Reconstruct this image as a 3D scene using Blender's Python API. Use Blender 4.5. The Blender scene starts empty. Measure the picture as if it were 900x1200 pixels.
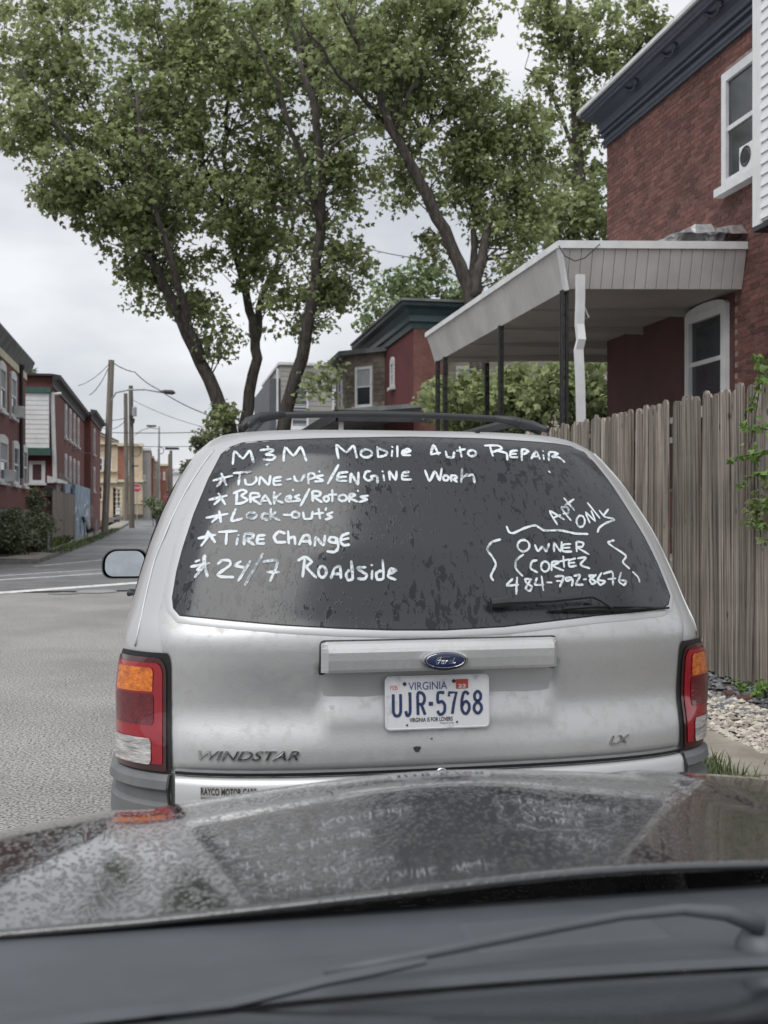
import bpy, bmesh, math, random
import numpy as np
from mathutils import Vector, Matrix, noise
random.seed(7); RNG = np.random.default_rng(7)
scene = bpy.context.scene
C = scene.collection

# ------------------------------------------------------------------ camera
TH = math.radians(11.2); CT, ST = math.cos(TH), math.sin(TH)
FOC, HZ, CAMZ = 1290.0, 601.0, 1.4
cd = bpy.data.cameras.new('camera'); cam = bpy.data.objects.new('camera', cd); C.objects.link(cam)
cam.location = (0, 0, CAMZ); cam.rotation_euler = (math.radians(90), 0, -TH)
cd.sensor_fit = 'VERTICAL'; cd.sensor_height = 36.0; cd.lens = 36.0 * FOC / 1200.0
cd.shift_y = (HZ - 600.0) / 1200.0
cd.clip_start = 0.02; cd.clip_end = 2000
cd.dof.use_dof = True; cd.dof.focus_distance = 4.2; cd.dof.aperture_fstop = 6.5
scene.camera = cam

# ------------------------------------------------------------------ world, sun, exposure
SUN_EL, SUN_AZ = math.radians(58), math.radians(-140)
w = bpy.data.worlds.new('World'); scene.world = w; w.use_nodes = True
nt = w.node_tree; nt.nodes.clear()
def N(nt, t, **k):
    n = nt.nodes.new(t)
    for a, b in k.items(): setattr(n, a, b)
    return n
out = N(nt, 'ShaderNodeOutputWorld'); bg = N(nt, 'ShaderNodeBackground'); bg.inputs['Strength'].default_value = 0.1
sky = N(nt, 'ShaderNodeTexSky', sky_type='NISHITA', sun_disc=False); sky.sun_elevation = SUN_EL; sky.sun_rotation = SUN_AZ
tc = N(nt, 'ShaderNodeTexCoord'); mp = N(nt, 'ShaderNodeMapping'); mp.inputs['Scale'].default_value = (1.0, 1.0, 2.6)
no = N(nt, 'ShaderNodeTexNoise'); no.inputs['Scale'].default_value = 2.9; no.inputs['Detail'].default_value = 5; no.inputs['Roughness'].default_value = 0.5
rp = N(nt, 'ShaderNodeValToRGB'); rp.color_ramp.elements[0].position = 0.38; rp.color_ramp.elements[0].color = (4.2, 4.32, 4.55, 1)
rp.color_ramp.elements[1].position = 0.60; rp.color_ramp.elements[1].color = (6.3, 6.35, 6.45, 1)
mx = N(nt, 'ShaderNodeMixRGB'); mx.inputs['Fac'].default_value = 0.9
L = nt.links.new
L(tc.outputs['Generated'], mp.inputs['Vector']); L(mp.outputs['Vector'], no.inputs['Vector']); L(no.outputs['Fac'], rp.inputs['Fac'])
L(sky.outputs['Color'], mx.inputs['Color1']); L(rp.outputs['Color'], mx.inputs['Color2']); L(mx.outputs['Color'], bg.inputs['Color']); L(bg.outputs['Background'], out.inputs['Surface'])
sd = bpy.data.lights.new('sun', 'SUN'); sd.energy = 1.5; sd.angle = math.radians(50); sd.color = (1.0, 0.98, 0.95)
so = bpy.data.objects.new('sun', sd); C.objects.link(so)
sdir = Vector((math.sin(SUN_AZ) * math.cos(SUN_EL), math.cos(SUN_AZ) * math.cos(SUN_EL), math.sin(SUN_EL)))
so.rotation_euler = sdir.to_track_quat('Z', 'Y').to_euler(); so.location = (0, 0, 60)
vs = scene.view_settings; vs.view_transform = 'Standard'; vs.look = 'None'; vs.exposure = 0.62; vs.gamma = 1.0

# ------------------------------------------------------------------ coordinates
def ray(u, v):
    a = (u - 450.0) / FOC
    return Vector((a * CT + ST, -a * ST + CT, -(v - HZ) / FOC))
def at(u, v, d): r = ray(u, v); return Vector((r.x * d, r.y * d, CAMZ + r.z * d))
def atY(u, v, Y): r = ray(u, v); return at(u, v, Y / r.y)
def atX(u, v, X): r = ray(u, v); return at(u, v, X / r.x)
def gz(x, y): return 0.8 * max(0.0, (y - 40.0) / 67.0) ** 2 if y < 115 else 1.003 + (y - 115) * 0.012
def ground(u, v):
    r = ray(u, v); d = 1.0
    while d < 400:
        if CAMZ + r.z * d < gz(r.x * d, r.y * d): break
        d += 0.05
    return Vector((r.x * d, r.y * d, gz(r.x * d, r.y * d)))

# ------------------------------------------------------------------ materials
MATS = {}
def mat(name, col, col2=None, rough=0.7, metal=0.0, nscale=8.0, detail=4, bump=0.0, bscale=None, stretch=(1, 1, 1), coat=0.0,
        trans=0.0, ramp=(0.35, 0.65), rnd=0.0, rough2=None, spec=0.5, isl=False, tex='noise', coord='Object', blotch=None):
    m = bpy.data.materials.new(name); m.use_nodes = True; t = m.node_tree; b = t.nodes['Principled BSDF']; l = t.links.new
    b.inputs['Roughness'].default_value = rough; b.inputs['Metallic'].default_value = metal
    b.inputs['Specular IOR Level'].default_value = spec
    b.inputs['Coat Weight'].default_value = coat; b.inputs['Coat Roughness'].default_value = 0.06
    col2 = col2 or tuple(c * 0.8 for c in col)
    tcn = N(t, 'ShaderNodeTexCoord'); mpn = N(t, 'ShaderNodeMapping'); mpn.inputs['Scale'].default_value = stretch
    l(tcn.outputs[coord], mpn.inputs['Vector'])
    src = mpn.outputs['Vector']
    oi = None
    if rnd or isl:
        if isl:
            gg = N(t, 'ShaderNodeNewGeometry'); o2 = N(t, 'ShaderNodeObjectInfo')
            ad = N(t, 'ShaderNodeMath', operation='ADD'); l(gg.outputs['Random Per Island'], ad.inputs[0]); l(o2.outputs['Random'], ad.inputs[1])
            fr = N(t, 'ShaderNodeMath', operation='FRACT'); l(ad.outputs[0], fr.inputs[0]); oi = fr.outputs[0]
        else:
            o2 = N(t, 'ShaderNodeObjectInfo'); oi = o2.outputs['Random']
        va = N(t, 'ShaderNodeVectorMath', operation='ADD'); l(src, va.inputs[0])
        sc = N(t, 'ShaderNodeMath', operation='MULTIPLY'); sc.inputs[1].default_value = 37.0; l(oi, sc.inputs[0]); l(sc.outputs[0], va.inputs[1]); src = va.outputs[0]
    ns = N(t, 'ShaderNodeTexNoise'); ns.inputs['Scale'].default_value = nscale; ns.inputs['Detail'].default_value = detail; ns.inputs['Roughness'].default_value = 0.6
    l(src, ns.inputs['Vector'])
    r = N(t, 'ShaderNodeValToRGB'); e = r.color_ramp.elements
    e[0].position, e[1].position = ramp; e[0].color = (*col2, 1); e[1].color = (*col, 1)
    l(ns.outputs['Fac'], r.inputs['Fac']); c = r.outputs['Color']
    if rnd:
        mr = N(t, 'ShaderNodeMapRange'); mr.inputs['To Min'].default_value = 1 - rnd; mr.inputs['To Max'].default_value = 1 + rnd; l(oi, mr.inputs['Value'])
        hs = N(t, 'ShaderNodeHueSaturation'); l(c, hs.inputs['Color']); l(mr.outputs[0], hs.inputs['Value']); c = hs.outputs['Color']
    if blotch:
        bn = N(t, 'ShaderNodeTexNoise'); bn.inputs['Scale'].default_value = blotch[0]; bn.inputs['Detail'].default_value = 6; bn.inputs['Roughness'].default_value = .6; l(tcn.outputs[coord], bn.inputs['Vector'])
        br = N(t, 'ShaderNodeMapRange'); br.inputs['From Min'].default_value = .35; br.inputs['From Max'].default_value = .6; br.inputs['To Min'].default_value = blotch[1]; br.inputs['To Max'].default_value = blotch[2]; l(bn.outputs['Fac'], br.inputs['Value'])
        h2 = N(t, 'ShaderNodeHueSaturation'); l(c, h2.inputs['Color']); l(br.outputs[0], h2.inputs['Value']); c = h2.outputs['Color']
    l(c, b.inputs['Base Color'])
    if rough2 is not None:
        mr2 = N(t, 'ShaderNodeMapRange'); mr2.inputs['From Min'].default_value = ramp[0]; mr2.inputs['From Max'].default_value = ramp[1]
        mr2.inputs['To Min'].default_value = rough2; mr2.inputs['To Max'].default_value = rough; l(ns.outputs['Fac'], mr2.inputs['Value']); l(mr2.outputs[0], b.inputs['Roughness'])
    if bump:
        n2 = N(t, 'ShaderNodeTexVoronoi' if tex == 'voronoi' else 'ShaderNodeTexNoise'); n2.inputs['Scale'].default_value = bscale or nscale * 4
        l(src, n2.inputs['Vector']); bp = N(t, 'ShaderNodeBump'); bp.inputs['Strength'].default_value = bump; bp.inputs['Distance'].default_value = 0.01
        l(n2.outputs[0], bp.inputs['Height']); l(bp.outputs['Normal'], b.inputs['Normal'])
    if trans:
        tr = N(t, 'ShaderNodeBsdfTranslucent'); l(c, tr.inputs['Color']); ms = N(t, 'ShaderNodeMixShader'); ms.inputs[0].default_value = trans
        l(b.outputs[0], ms.inputs[1]); l(tr.outputs[0], ms.inputs[2]); l(ms.outputs[0], t.nodes['Material Output'].inputs['Surface'])
    MATS[name] = m
    return m

mat('asphalt_near', (.45, .44, .415), (.065, .065, .065), rough=.8, nscale=62, detail=5, bump=.5, bscale=110, ramp=(.38, .58), blotch=(.55, .78, 1.04))
mat('asphalt_far', (.22, .222, .225), (.14, .142, .146), rough=.6, nscale=1.6, detail=8, blotch=(.35, .7, 1.1), bump=.3, bscale=60)
mat('concrete', (.36, .33, .28), (.22, .20, .17), rough=.9, nscale=3, detail=8, bump=.2, bscale=40)
mat('kerb_concrete', (.27, .26, .24), (.14, .14, .13), rough=.9, nscale=5, detail=8, bump=.3, bscale=30)
mat('soil', (.10, .075, .055), (.05, .04, .03), rough=1, nscale=12, bump=.5)
mat('road_paint', (.75, .75, .73), (.38, .38, .37), rough=.7, nscale=6, detail=10, ramp=(.36, .5))
mat('gravel_stone', (.55, .50, .43), (.27, .25, .23), rough=.85, nscale=6, rnd=.45, isl=True)
mat('gravel_dark', (.20, .21, .23), (.10, .10, .11), rough=.85, nscale=6, rnd=.5, isl=True)
mat('brick', (.17, .074, .060), (.11, .052, .045), blotch=(1.1, .72, 1.08), rough=.9, nscale=14, rnd=.33, isl=True, bump=.3, bscale=60, detail=6)
mat('mortar', (.36, .27, .25), (.22, .16, .15), rough=.95, nscale=10)
mat('maroon_paint', (.105, .046, .044), (.07, .034, .032), rough=.75, nscale=2.0, detail=8, bump=.25, bscale=26)
mat('red_paint', (.17, .045, .047), (.12, .036, .038), rough=.8, nscale=1.0, detail=6)
mat('far_brick', (.22, .09, .082), (.14, .06, .056), rough=.9, nscale=14, detail=8, bump=.3)
mat('orange_brick', (.36, .155, .105), (.26, .11, .08), rough=.9, nscale=5, detail=6)
mat('cream_paint', (.62, .50, .36), (.5, .4, .28), rough=.8, nscale=1.2, detail=6)
mat('cream_trim', (.66, .60, .45), (.56, .5, .36), rough=.7, nscale=2)
mat('white_paint', (.72, .73, .74), (.60, .61, .62), rough=.55, nscale=4, detail=6)
mat('white_vinyl', (.76, .77, .78), (.66, .67, .68), rough=.45, nscale=3)
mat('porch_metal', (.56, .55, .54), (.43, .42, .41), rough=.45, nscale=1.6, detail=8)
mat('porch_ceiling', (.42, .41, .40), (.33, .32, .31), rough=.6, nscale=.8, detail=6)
mat('foil', (.75, .75, .76), (.5, .5, .5), rough=.3, metal=.8, nscale=14, bump=.8, bscale=25)
mat('navy_trim', (.040, .052, .075), (.028, .037, .055), rough=.45, nscale=4)
mat('teal_trim', (.035, .065, .07), (.022, .045, .05), rough=.5, nscale=4)
mat('dark_trim', (.045, .045, .05), (.025, .025, .028), rough=.6, nscale=4)
mat('grey_roof', (.20, .205, .21), (.12, .12, .125), rough=.75, nscale=2.5, detail=8)
mat('grey_siding', (.36, .35, .33), (.31, .30, .285), rough=.6, nscale=1.5)
mat('dark_siding', (.12, .13, .15), (.09, .1, .11), rough=.6, nscale=1.5)
mat('beige_siding', (.46, .42, .33), (.38, .35, .28), rough=.6, nscale=1.5)
mat('shingle', (.20, .165, .135), (.10, .085, .07), rough=.85, nscale=5, rnd=.3, isl=True)
mat('green_trim', (.05, .12, .10), (.035, .09, .08), rough=.6)
mat('fence_wood', (.32, .28, .238), (.08, .068, .057), rough=.92, nscale=5.5, detail=8, stretch=(13, 13, .20), rnd=.36, bump=.4, bscale=14, ramp=(.38, .57), blotch=(1.3, .68, 1.1))
mat('far_wood', (.27, .235, .20), (.16, .14, .12), rough=.9, nscale=4, stretch=(5, 5, .5), rnd=.15)
mat('pole_wood', (.21, .185, .155), (.09, .08, .068), rough=.9, nscale=3, stretch=(6, 6, .3), rnd=.3)
mat('galvanised', (.36, .37, .38), (.26, .27, .28), rough=.5, metal=.2)
mat('black_iron', (.018, .018, .02), (.035, .034, .033), rough=.5, nscale=20)
mat('cable', (.03, .03, .033), rough=.6)
mat('house_glass', (.05, .058, .066), (.025, .03, .035), rough=.07, nscale=1.2, spec=.6)
mat('curtain', (.40, .41, .42), (.3, .31, .32), rough=.9, nscale=6, stretch=(6, 6, 1))
mat('door_blue', (.09, .115, .15), rough=.5)
mat('mural_blue', (.36, .45, .54), (.16, .24, .33), rough=.7, nscale=2.2, detail=6, ramp=(.42, .58))
mat('sign_red', (.45, .03, .04), rough=.5)
mat('bark', (.105, .092, .080), (.034, .029, .026), rough=.95, nscale=6, detail=8, stretch=(2, 2, .5), bump=.7, bscale=18)
mat('leaf', (.37, .425, .205), (.25, .30, .145), rough=.45, nscale=.7, rnd=.5, isl=True, trans=.55)
mat('leaf_light', (.22, .29, .13), (.15, .20, .09), rough=.55, nscale=.9, rnd=.4, isl=True, trans=.35)
mat('leaf_dark', (.22, .255, .14), (.10, .125, .07), rough=.6, nscale=1.5, rnd=.4, isl=True, trans=.2)
mat('leaf_vine', (.18, .30, .07), (.12, .2, .05), rough=.5, nscale=3, rnd=.3, isl=True, trans=.35)
mat('grass', (.13, .18, .07), (.09, .12, .05), rough=.8, nscale=5, rnd=.45, isl=True, trans=.25)
# vehicle
mat('silver_paint', (.53, .535, .54), (.50, .505, .51), rough=.42, metal=.5, nscale=2.2, detail=9, coat=.35, rough2=.5, bump=.04, bscale=260)
mat('grime_silver', (.53, .535, .54), (.485, .485, .475), rough=.42, metal=.5, nscale=26, detail=12, coat=.3, rough2=.6, ramp=(.38, .50), blotch=(2.2, .93, 1.02), bump=.05, bscale=200)
mat('grey_cladding', (.15, .155, .16), (.11, .115, .12), rough=.55, nscale=6)
mat('black_rubber', (.012, .012, .013), rough=.55)
mat('black_plastic', (.022, .023, .026), rough=.5)
mat('mirror_glass', (.5, .52, .54), rough=.02, metal=1.0)
mat('chrome', (.62, .62, .63), (.5, .5, .5), rough=.16, metal=1.0)
mat('lens_red', (.33, .006, .018), (.25, .004, .014), rough=.18, nscale=5, coat=1.0, bump=.0)
mat('lens_dark_red', (.15, .004, .012), (.07, .003, .008), rough=.15, nscale=30, coat=1.0, bump=.25, bscale=130)
mat('lens_smoke', (.055, .006, .010), rough=.15, coat=1.0)
mat('lens_amber', (.80, .22, .015), (.42, .08, .006), rough=.18, nscale=38, coat=1.0, bump=.3, bscale=130, stretch=(1, 1, 1.6))  # base raised so the colour itself holds the bright reflected glow
mat('lens_clear', (.62, .60, .59), (.22, .21, .20), rough=.15, nscale=34, coat=1.0, bump=.4, bscale=120, stretch=(.4, .4, 2.6))
mat('plate_white', (.66, .67, .69), (.42, .42, .41), rough=.4, nscale=22, detail=8, ramp=(.3, .45))
mat('plate_blue', (.03, .06, .20), rough=.5)
mat('plate_navy', (.025, .04, .12), rough=.5)
mat('emblem_blue', (.012, .022, .085), rough=.2, coat=1.0)
mat('sticker_red', (.50, .07, .05), rough=.5)
mat('print_black', (.014, .014, .016), rough=.6)
mat('sticker_grey', (.36, .36, .34), rough=.6)
mat('cowl_plastic', (.078, .087, .098), (.06, .068, .077), rough=.5, nscale=5, detail=5)  # blue-grey base carries the windscreen's veiling haze, on cowl and wipers alike
mat('frit_black', (.006, .006, .008), rough=.3)
mat('dash_plastic', (.27, .26, .28), rough=.7)
mat('tyre_rubber', (.02, .02, .02), rough=.85, bump=.2)

def knots(m):
    t = m.node_tree; l = t.links.new; b = t.nodes['Principled BSDF']; old = b.inputs['Base Color'].links[0].from_socket
    g = N(t, 'ShaderNodeObjectInfo'); c = N(t, 'ShaderNodeTexCoord'); mp_ = N(t, 'ShaderNodeMapping'); mp_.inputs['Scale'].default_value = (1, 2.2, 1); va = N(t, 'ShaderNodeVectorMath', operation='ADD')
    k = N(t, 'ShaderNodeMath', operation='MULTIPLY'); k.inputs[1].default_value = 91.0; l(g.outputs['Random'], k.inputs[0]); l(c.outputs['Object'], va.inputs[0]); l(k.outputs[0], va.inputs[1]); l(va.outputs[0], mp_.inputs['Vector'])
    v = N(t, 'ShaderNodeTexVoronoi'); v.inputs['Scale'].default_value = 3.4; l(mp_.outputs[0], v.inputs['Vector'])
    r = N(t, 'ShaderNodeMapRange'); r.inputs['From Min'].default_value = .05; r.inputs['From Max'].default_value = .11; r.inputs['To Min'].default_value = .32; r.inputs['To Max'].default_value = 1.0; l(v.outputs['Distance'], r.inputs['Value'])
    h = N(t, 'ShaderNodeHueSaturation'); l(old, h.inputs['Color']); l(r.outputs[0], h.inputs['Value']); l(h.outputs['Color'], b.inputs['Base Color'])
knots(MATS['fence_wood'])
def wet_glass():
    m = bpy.data.materials.new('wet_tinted_glass'); m.use_nodes = True; t = m.node_tree; b = t.nodes['Principled BSDF']; l = t.links.new
    tcn = N(t, 'ShaderNodeTexCoord'); mpn = N(t, 'ShaderNodeMapping'); mpn.inputs['Scale'].default_value = (1, 1, .17); l(tcn.outputs['Object'], mpn.inputs['Vector'])
    n1 = N(t, 'ShaderNodeTexNoise'); n1.inputs['Scale'].default_value = 52; n1.inputs['Detail'].default_value = 4; n1.inputs['Roughness'].default_value = .65; n1.inputs['Distortion'].default_value = .5; l(mpn.outputs[0], n1.inputs['Vector'])
    n2 = N(t, 'ShaderNodeTexNoise'); n2.inputs['Scale'].default_value = 3.2; n2.inputs['Detail'].default_value = 3; l(tcn.outputs['Object'], n2.inputs['Vector'])
    mm = N(t, 'ShaderNodeMath', operation='MULTIPLY_ADD'); mm.inputs[1].default_value = .55; l(n2.outputs['Fac'], mm.inputs[0]); l(n1.outputs['Fac'], mm.inputs[2])
    r = N(t, 'ShaderNodeValToRGB'); e = r.color_ramp.elements; e[0].position = .835; e[1].position = .855; e[0].color = (0, 0, 0, 1); e[1].color = (1, 1, 1, 1); l(mm.outputs[0], r.inputs['Fac'])
    vo = N(t, 'ShaderNodeTexVoronoi'); vo.inputs['Scale'].default_value = 80; l(mpn.outputs[0], vo.inputs['Vector'])
    r2 = N(t, 'ShaderNodeValToRGB'); f = r2.color_ramp.elements; f[0].position = .10; f[1].position = .17; f[0].color = (1, 1, 1, 1); f[1].color = (0, 0, 0, 1); l(vo.outputs['Distance'], r2.inputs['Fac'])
    mxx = N(t, 'ShaderNodeMixRGB', blend_type='LIGHTEN'); mxx.inputs['Fac'].default_value = 1; l(r.outputs['Color'], mxx.inputs['Color1']); l(r2.outputs['Color'], mxx.inputs['Color2'])
    col = N(t, 'ShaderNodeMixRGB'); col.inputs['Color1'].default_value = (.036, .039, .044, 1); col.inputs['Color2'].default_value = (.012, .013, .016, 1); l(mxx.outputs['Color'], col.inputs['Fac'])
    l(col.outputs['Color'], b.inputs['Base Color'])
    mr = N(t, 'ShaderNodeMapRange'); mr.inputs['To Min'].default_value = .16; mr.inputs['To Max'].default_value = .06; l(mxx.outputs['Color'], mr.inputs['Value']); l(mr.outputs[0], b.inputs['Roughness'])
    bp = N(t, 'ShaderNodeBump'); bp.inputs['Strength'].default_value = .12; bp.inputs['Distance'].default_value = .002; l(mxx.outputs['Color'], bp.inputs['Height']); l(bp.outputs['Normal'], b.inputs['Normal'])
    MATS['wet_glass'] = m
wet_glass()
def wet_hood():
    m = bpy.data.materials.new('wet_dark_paint'); m.use_nodes = True; t = m.node_tree; b = t.nodes['Principled BSDF']; l = t.links.new
    b.inputs['Base Color'].default_value = (.050, .049, .051, 1); b.inputs['Metallic'].default_value = .3; b.inputs['Roughness'].default_value = .10
    b.inputs['Coat Weight'].default_value = 1.0; b.inputs['Coat Roughness'].default_value = .035; b.inputs['Specular IOR Level'].default_value = .8
    tcn = N(t, 'ShaderNodeTexCoord'); mpn = N(t, 'ShaderNodeMapping'); mpn.inputs['Scale'].default_value = (.8, .6, 1); l(tcn.outputs['Object'], mpn.inputs['Vector'])
    vo = N(t, 'ShaderNodeTexVoronoi'); vo.inputs['Scale'].default_value = 150; l(mpn.outputs[0], vo.inputs['Vector'])
    n1 = N(t, 'ShaderNodeTexNoise'); n1.inputs['Scale'].default_value = 30; n1.inputs['Detail'].default_value = 3; l(mpn.outputs[0], n1.inputs['Vector'])
    ma = N(t, 'ShaderNodeMath', operation='MULTIPLY_ADD'); ma.inputs[1].default_value = 1.1; ma.inputs[2].default_value = -.55; l(n1.outputs['Fac'], ma.inputs[0])
    ad = N(t, 'ShaderNodeMath', operation='ADD'); l(vo.outputs['Distance'], ad.inputs[0]); l(ma.outputs[0], ad.inputs[1])
    r = N(t, 'ShaderNodeValToRGB'); e = r.color_ramp.elements; e[0].position = .16; e[1].position = .52; e[0].color = (1, 1, 1, 1); e[1].color = (0, 0, 0, 1); r.color_ramp.interpolation = 'EASE'; l(ad.outputs[0], r.inputs['Fac'])
    bp = N(t, 'ShaderNodeBump'); bp.inputs['Strength'].default_value = .34; bp.inputs['Distance'].default_value = .0010; l(r.outputs['Color'], bp.inputs['Height'])
    l(bp.outputs['Normal'], b.inputs['Normal']); l(bp.outputs['Normal'], b.inputs['Coat Normal'])
    MATS['wet_hood'] = m
wet_hood()
def chalk():
    m = bpy.data.materials.new('window_marker'); m.use_nodes = True; t = m.node_tree; b = t.nodes['Principled BSDF']; l = t.links.new
    b.inputs['Roughness'].default_value = .8
    tcn = N(t, 'ShaderNodeTexCoord'); n1 = N(t, 'ShaderNodeTexNoise'); n1.inputs['Scale'].default_value = 120; n1.inputs['Detail'].default_value = 4; l(tcn.outputs['Object'], n1.inputs['Vector'])
    n2 = N(t, 'ShaderNodeTexNoise'); n2.inputs['Scale'].default_value = 14; n2.inputs['Detail'].default_value = 2; l(tcn.outputs['Object'], n2.inputs['Vector'])
    ad = N(t, 'ShaderNodeMath', operation='ADD'); l(n1.outputs['Fac'], ad.inputs[0]); l(n2.outputs['Fac'], ad.inputs[1])
    r = N(t, 'ShaderNodeValToRGB'); e = r.color_ramp.elements; e[0].position = .74; e[1].position = 1.0; e[0].color = (.20, .225, .245, 1); e[1].color = (.64, .69, .72, 1); l(ad.outputs[0], r.inputs['Fac'])
    l(r.outputs['Color'], b.inputs['Base Color']); MATS['chalk'] = m
chalk()
def clear_glass():
    m = bpy.data.materials.new('windshield_glass'); m.use_nodes = True; t = m.node_tree; t.nodes.clear(); l = t.links.new
    o = N(t, 'ShaderNodeOutputMaterial'); g = N(t, 'ShaderNodeBsdfGlossy'); g.inputs['Roughness'].default_value = .06; tr = N(t, 'ShaderNodeBsdfTransparent'); tr.inputs['Color'].default_value = (.8, .85, .86, 1)
    fr = N(t, 'ShaderNodeFresnel'); fr.inputs['IOR'].default_value = 1.45; ms = N(t, 'ShaderNodeMixShader'); l(fr.outputs[0], ms.inputs[0]); l(tr.outputs[0], ms.inputs[1]); l(g.outputs[0], ms.inputs[2]); l(ms.outputs[0], o.inputs['Surface'])
    MATS['windshield_glass'] = m
clear_glass()

# ------------------------------------------------------------------ object helpers
def tag(o, label=None, cat=None, group=None, kind=None):
    if label: o['label'] = label
    if cat: o['category'] = cat
    if group: o['group'] = group
    if kind: o['kind'] = kind
    return o
def empty(name, loc, label=None, cat=None, group=None):
    o = bpy.data.objects.new(name, None); C.objects.link(o); o.location = loc; o.empty_display_size = .2
    return tag(o, label, cat, group)
def wloc(o):
    v = Vector((0, 0, 0))
    while o is not None: v += Vector(o.location); o = o.parent
    return v
class MB:
    def __init__(s): s.v = []; s.f = []
    def add(s, vs, fs):
        b = len(s.v); s.v.extend([tuple(p) for p in vs]); s.f.extend([tuple(b + i for i in f) for f in fs]); return s
    def box(s, x0, x1, y0, y1, z0, z1):
        return s.add([(x0, y0, z0), (x1, y0, z0), (x1, y1, z0), (x0, y1, z0), (x0, y0, z1), (x1, y0, z1), (x1, y1, z1), (x0, y1, z1)],
                     [(0, 3, 2, 1), (4, 5, 6, 7), (0, 1, 5, 4), (1, 2, 6, 5), (2, 3, 7, 6), (3, 0, 4, 7)])
    def obox(s, O, U, Nn, a0, a1, n0, n1, z0, z1):
        P = lambda a, n, z: (O[0] + U[0] * a + Nn[0] * n, O[1] + U[1] * a + Nn[1] * n, z)
        vs = [P(a, n, z) for z in (z0, z1) for a, n in ((a0, n0), (a1, n0), (a1, n1), (a0, n1))]
        return s.add(vs, [(0, 3, 2, 1), (4, 5, 6, 7), (0, 1, 5, 4), (1, 2, 6, 5), (2, 3, 7, 6), (3, 0, 4, 7)])
    def prism(s, pts, z0, z1):
        n = len(pts)
        return s.add([(p[0], p[1], z0) for p in pts] + [(p[0], p[1], z1) for p in pts],
                     [tuple(range(n))[::-1], tuple(range(n, 2 * n))] + [(i, (i + 1) % n, n + (i + 1) % n, n + i) for i in range(n)])
    def extr(s, prof, A, B):                      # a list of 3d points at A swept to points at B
        n = len(A)
        return s.add(list(A) + list(B), [tuple(range(n))[::-1], tuple(range(n, 2 * n))] + [(i, (i + 1) % n, n + (i + 1) % n, n + i) for i in range(n)])
    def tube(s, pts, rad, n=8, cap=True):
        pts = [Vector(p) for p in pts]; m = len(pts)
        if not hasattr(rad, '__len__'): rad = [rad] * m
        vs, fs = [], []; up = None
        for i, p in enumerate(pts):
            t = (pts[min(i + 1, m - 1)] - pts[max(i - 1, 0)])
            if t.length < 1e-9: t = Vector((0, 0, 1))
            t.normalize()
            if up is None: up = Vector((0, 0, 1)) if abs(t.z) < .9 else Vector((1, 0, 0))
            a = t.cross(up)
            if a.length < 1e-4: a = t.cross(Vector((0, 1, 0)))
            a.normalize(); b = t.cross(a).normalized(); up = a.cross(t).normalized()
            for k in range(n):
                q = 2 * math.pi * k / n; vs.append(p + (a * math.cos(q) + b * math.sin(q)) * rad[i])
        for i in range(m - 1):
            for k in range(n): fs.append((i * n + k, i * n + (k + 1) % n, (i + 1) * n + (k + 1) % n, (i + 1) * n + k))
        if cap: fs.append(tuple(range(n))); fs.append(tuple(range((m - 1) * n, m * n))[::-1])
        return s.add(vs, fs)
    def lathe(s, c, axis, prof, n=24):
        ax = Vector(axis).normalized(); a = ax.orthogonal().normalized(); b = ax.cross(a); c = Vector(c)
        vs = [c + ax * h + (a * math.cos(2 * math.pi * k / n) + b * math.sin(2 * math.pi * k / n)) * r for r, h in prof for k in range(n)]
        fs = [(i * n + k, i * n + (k + 1) % n, (i + 1) * n + (k + 1) % n, (i + 1) * n + k) for i in range(len(prof) - 1) for k in range(n)]
        return s.add(vs, fs)
    def build(s, name, m, parent=None, loc=None, smooth=False, bevel=0.0, fix=True):
        base = wloc(parent) if parent is not None else Vector(loc or (0, 0, 0))
        me = bpy.data.meshes.new(name); a = np.array(s.v, dtype=float).reshape(-1, 3) - np.array(base)
        me.from_pydata(a.tolist(), [], s.f); me.materials.append(MATS[m])
        if fix:
            bm = bmesh.new(); bm.from_mesh(me); bmesh.ops.recalc_face_normals(bm, faces=bm.faces); bm.to_mesh(me); bm.free()
        if smooth: me.polygons.foreach_set('use_smooth', [True] * len(me.polygons))
        me.update(); o = bpy.data.objects.new(name, me); C.objects.link(o)
        if parent is not None: o.parent = parent
        else: o.location = base
        if bevel:
            md = o.modifiers.new('bevel', 'BEVEL'); md.width = bevel; md.segments = 2; md.limit_method = 'ANGLE'
        return o
def copy_to(o, parent, loc=None):
    c = o.copy(); C.objects.link(c); c.parent = parent
    if loc is not None: c.location = loc
    return c
def text_mesh(s, size, bold=0.0, shear=0.0, sx=1.0, spacing=1.0, align='CENTER', extrude=0.0):
    cu = bpy.data.curves.new('txt', 'FONT'); cu.body = s; cu.size = size; cu.offset = bold; cu.shear = shear; cu.align_x = align; cu.align_y = 'CENTER'
    cu.space_character = spacing; cu.extrude = extrude; cu.resolution_u = 4
    o = bpy.data.objects.new('txt', cu); C.objects.link(o); bpy.context.view_layer.update()
    me = o.to_mesh(); vs = [(v.co.x * sx, v.co.y, v.co.z) for v in me.vertices]; fs = [tuple(p.vertices) for p in me.polygons]
    o.to_mesh_clear(); bpy.data.objects.remove(o); bpy.data.curves.remove(cu)
    return vs, fs
def fit_text(s, x0, x1, z0, z1, **k):
    vs, fs = text_mesh(s, 1.0, **k)
    xs = [v[0] for v in vs]; ys = [v[1] for v in vs]; a, b, c, d = min(xs), max(xs), min(ys), max(ys)
    return [(x0 + (v[0] - a) / (b - a) * (x1 - x0), z0 + (v[1] - c) / (d - c) * (z1 - z0), v[2]) for v in vs], fs

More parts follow.
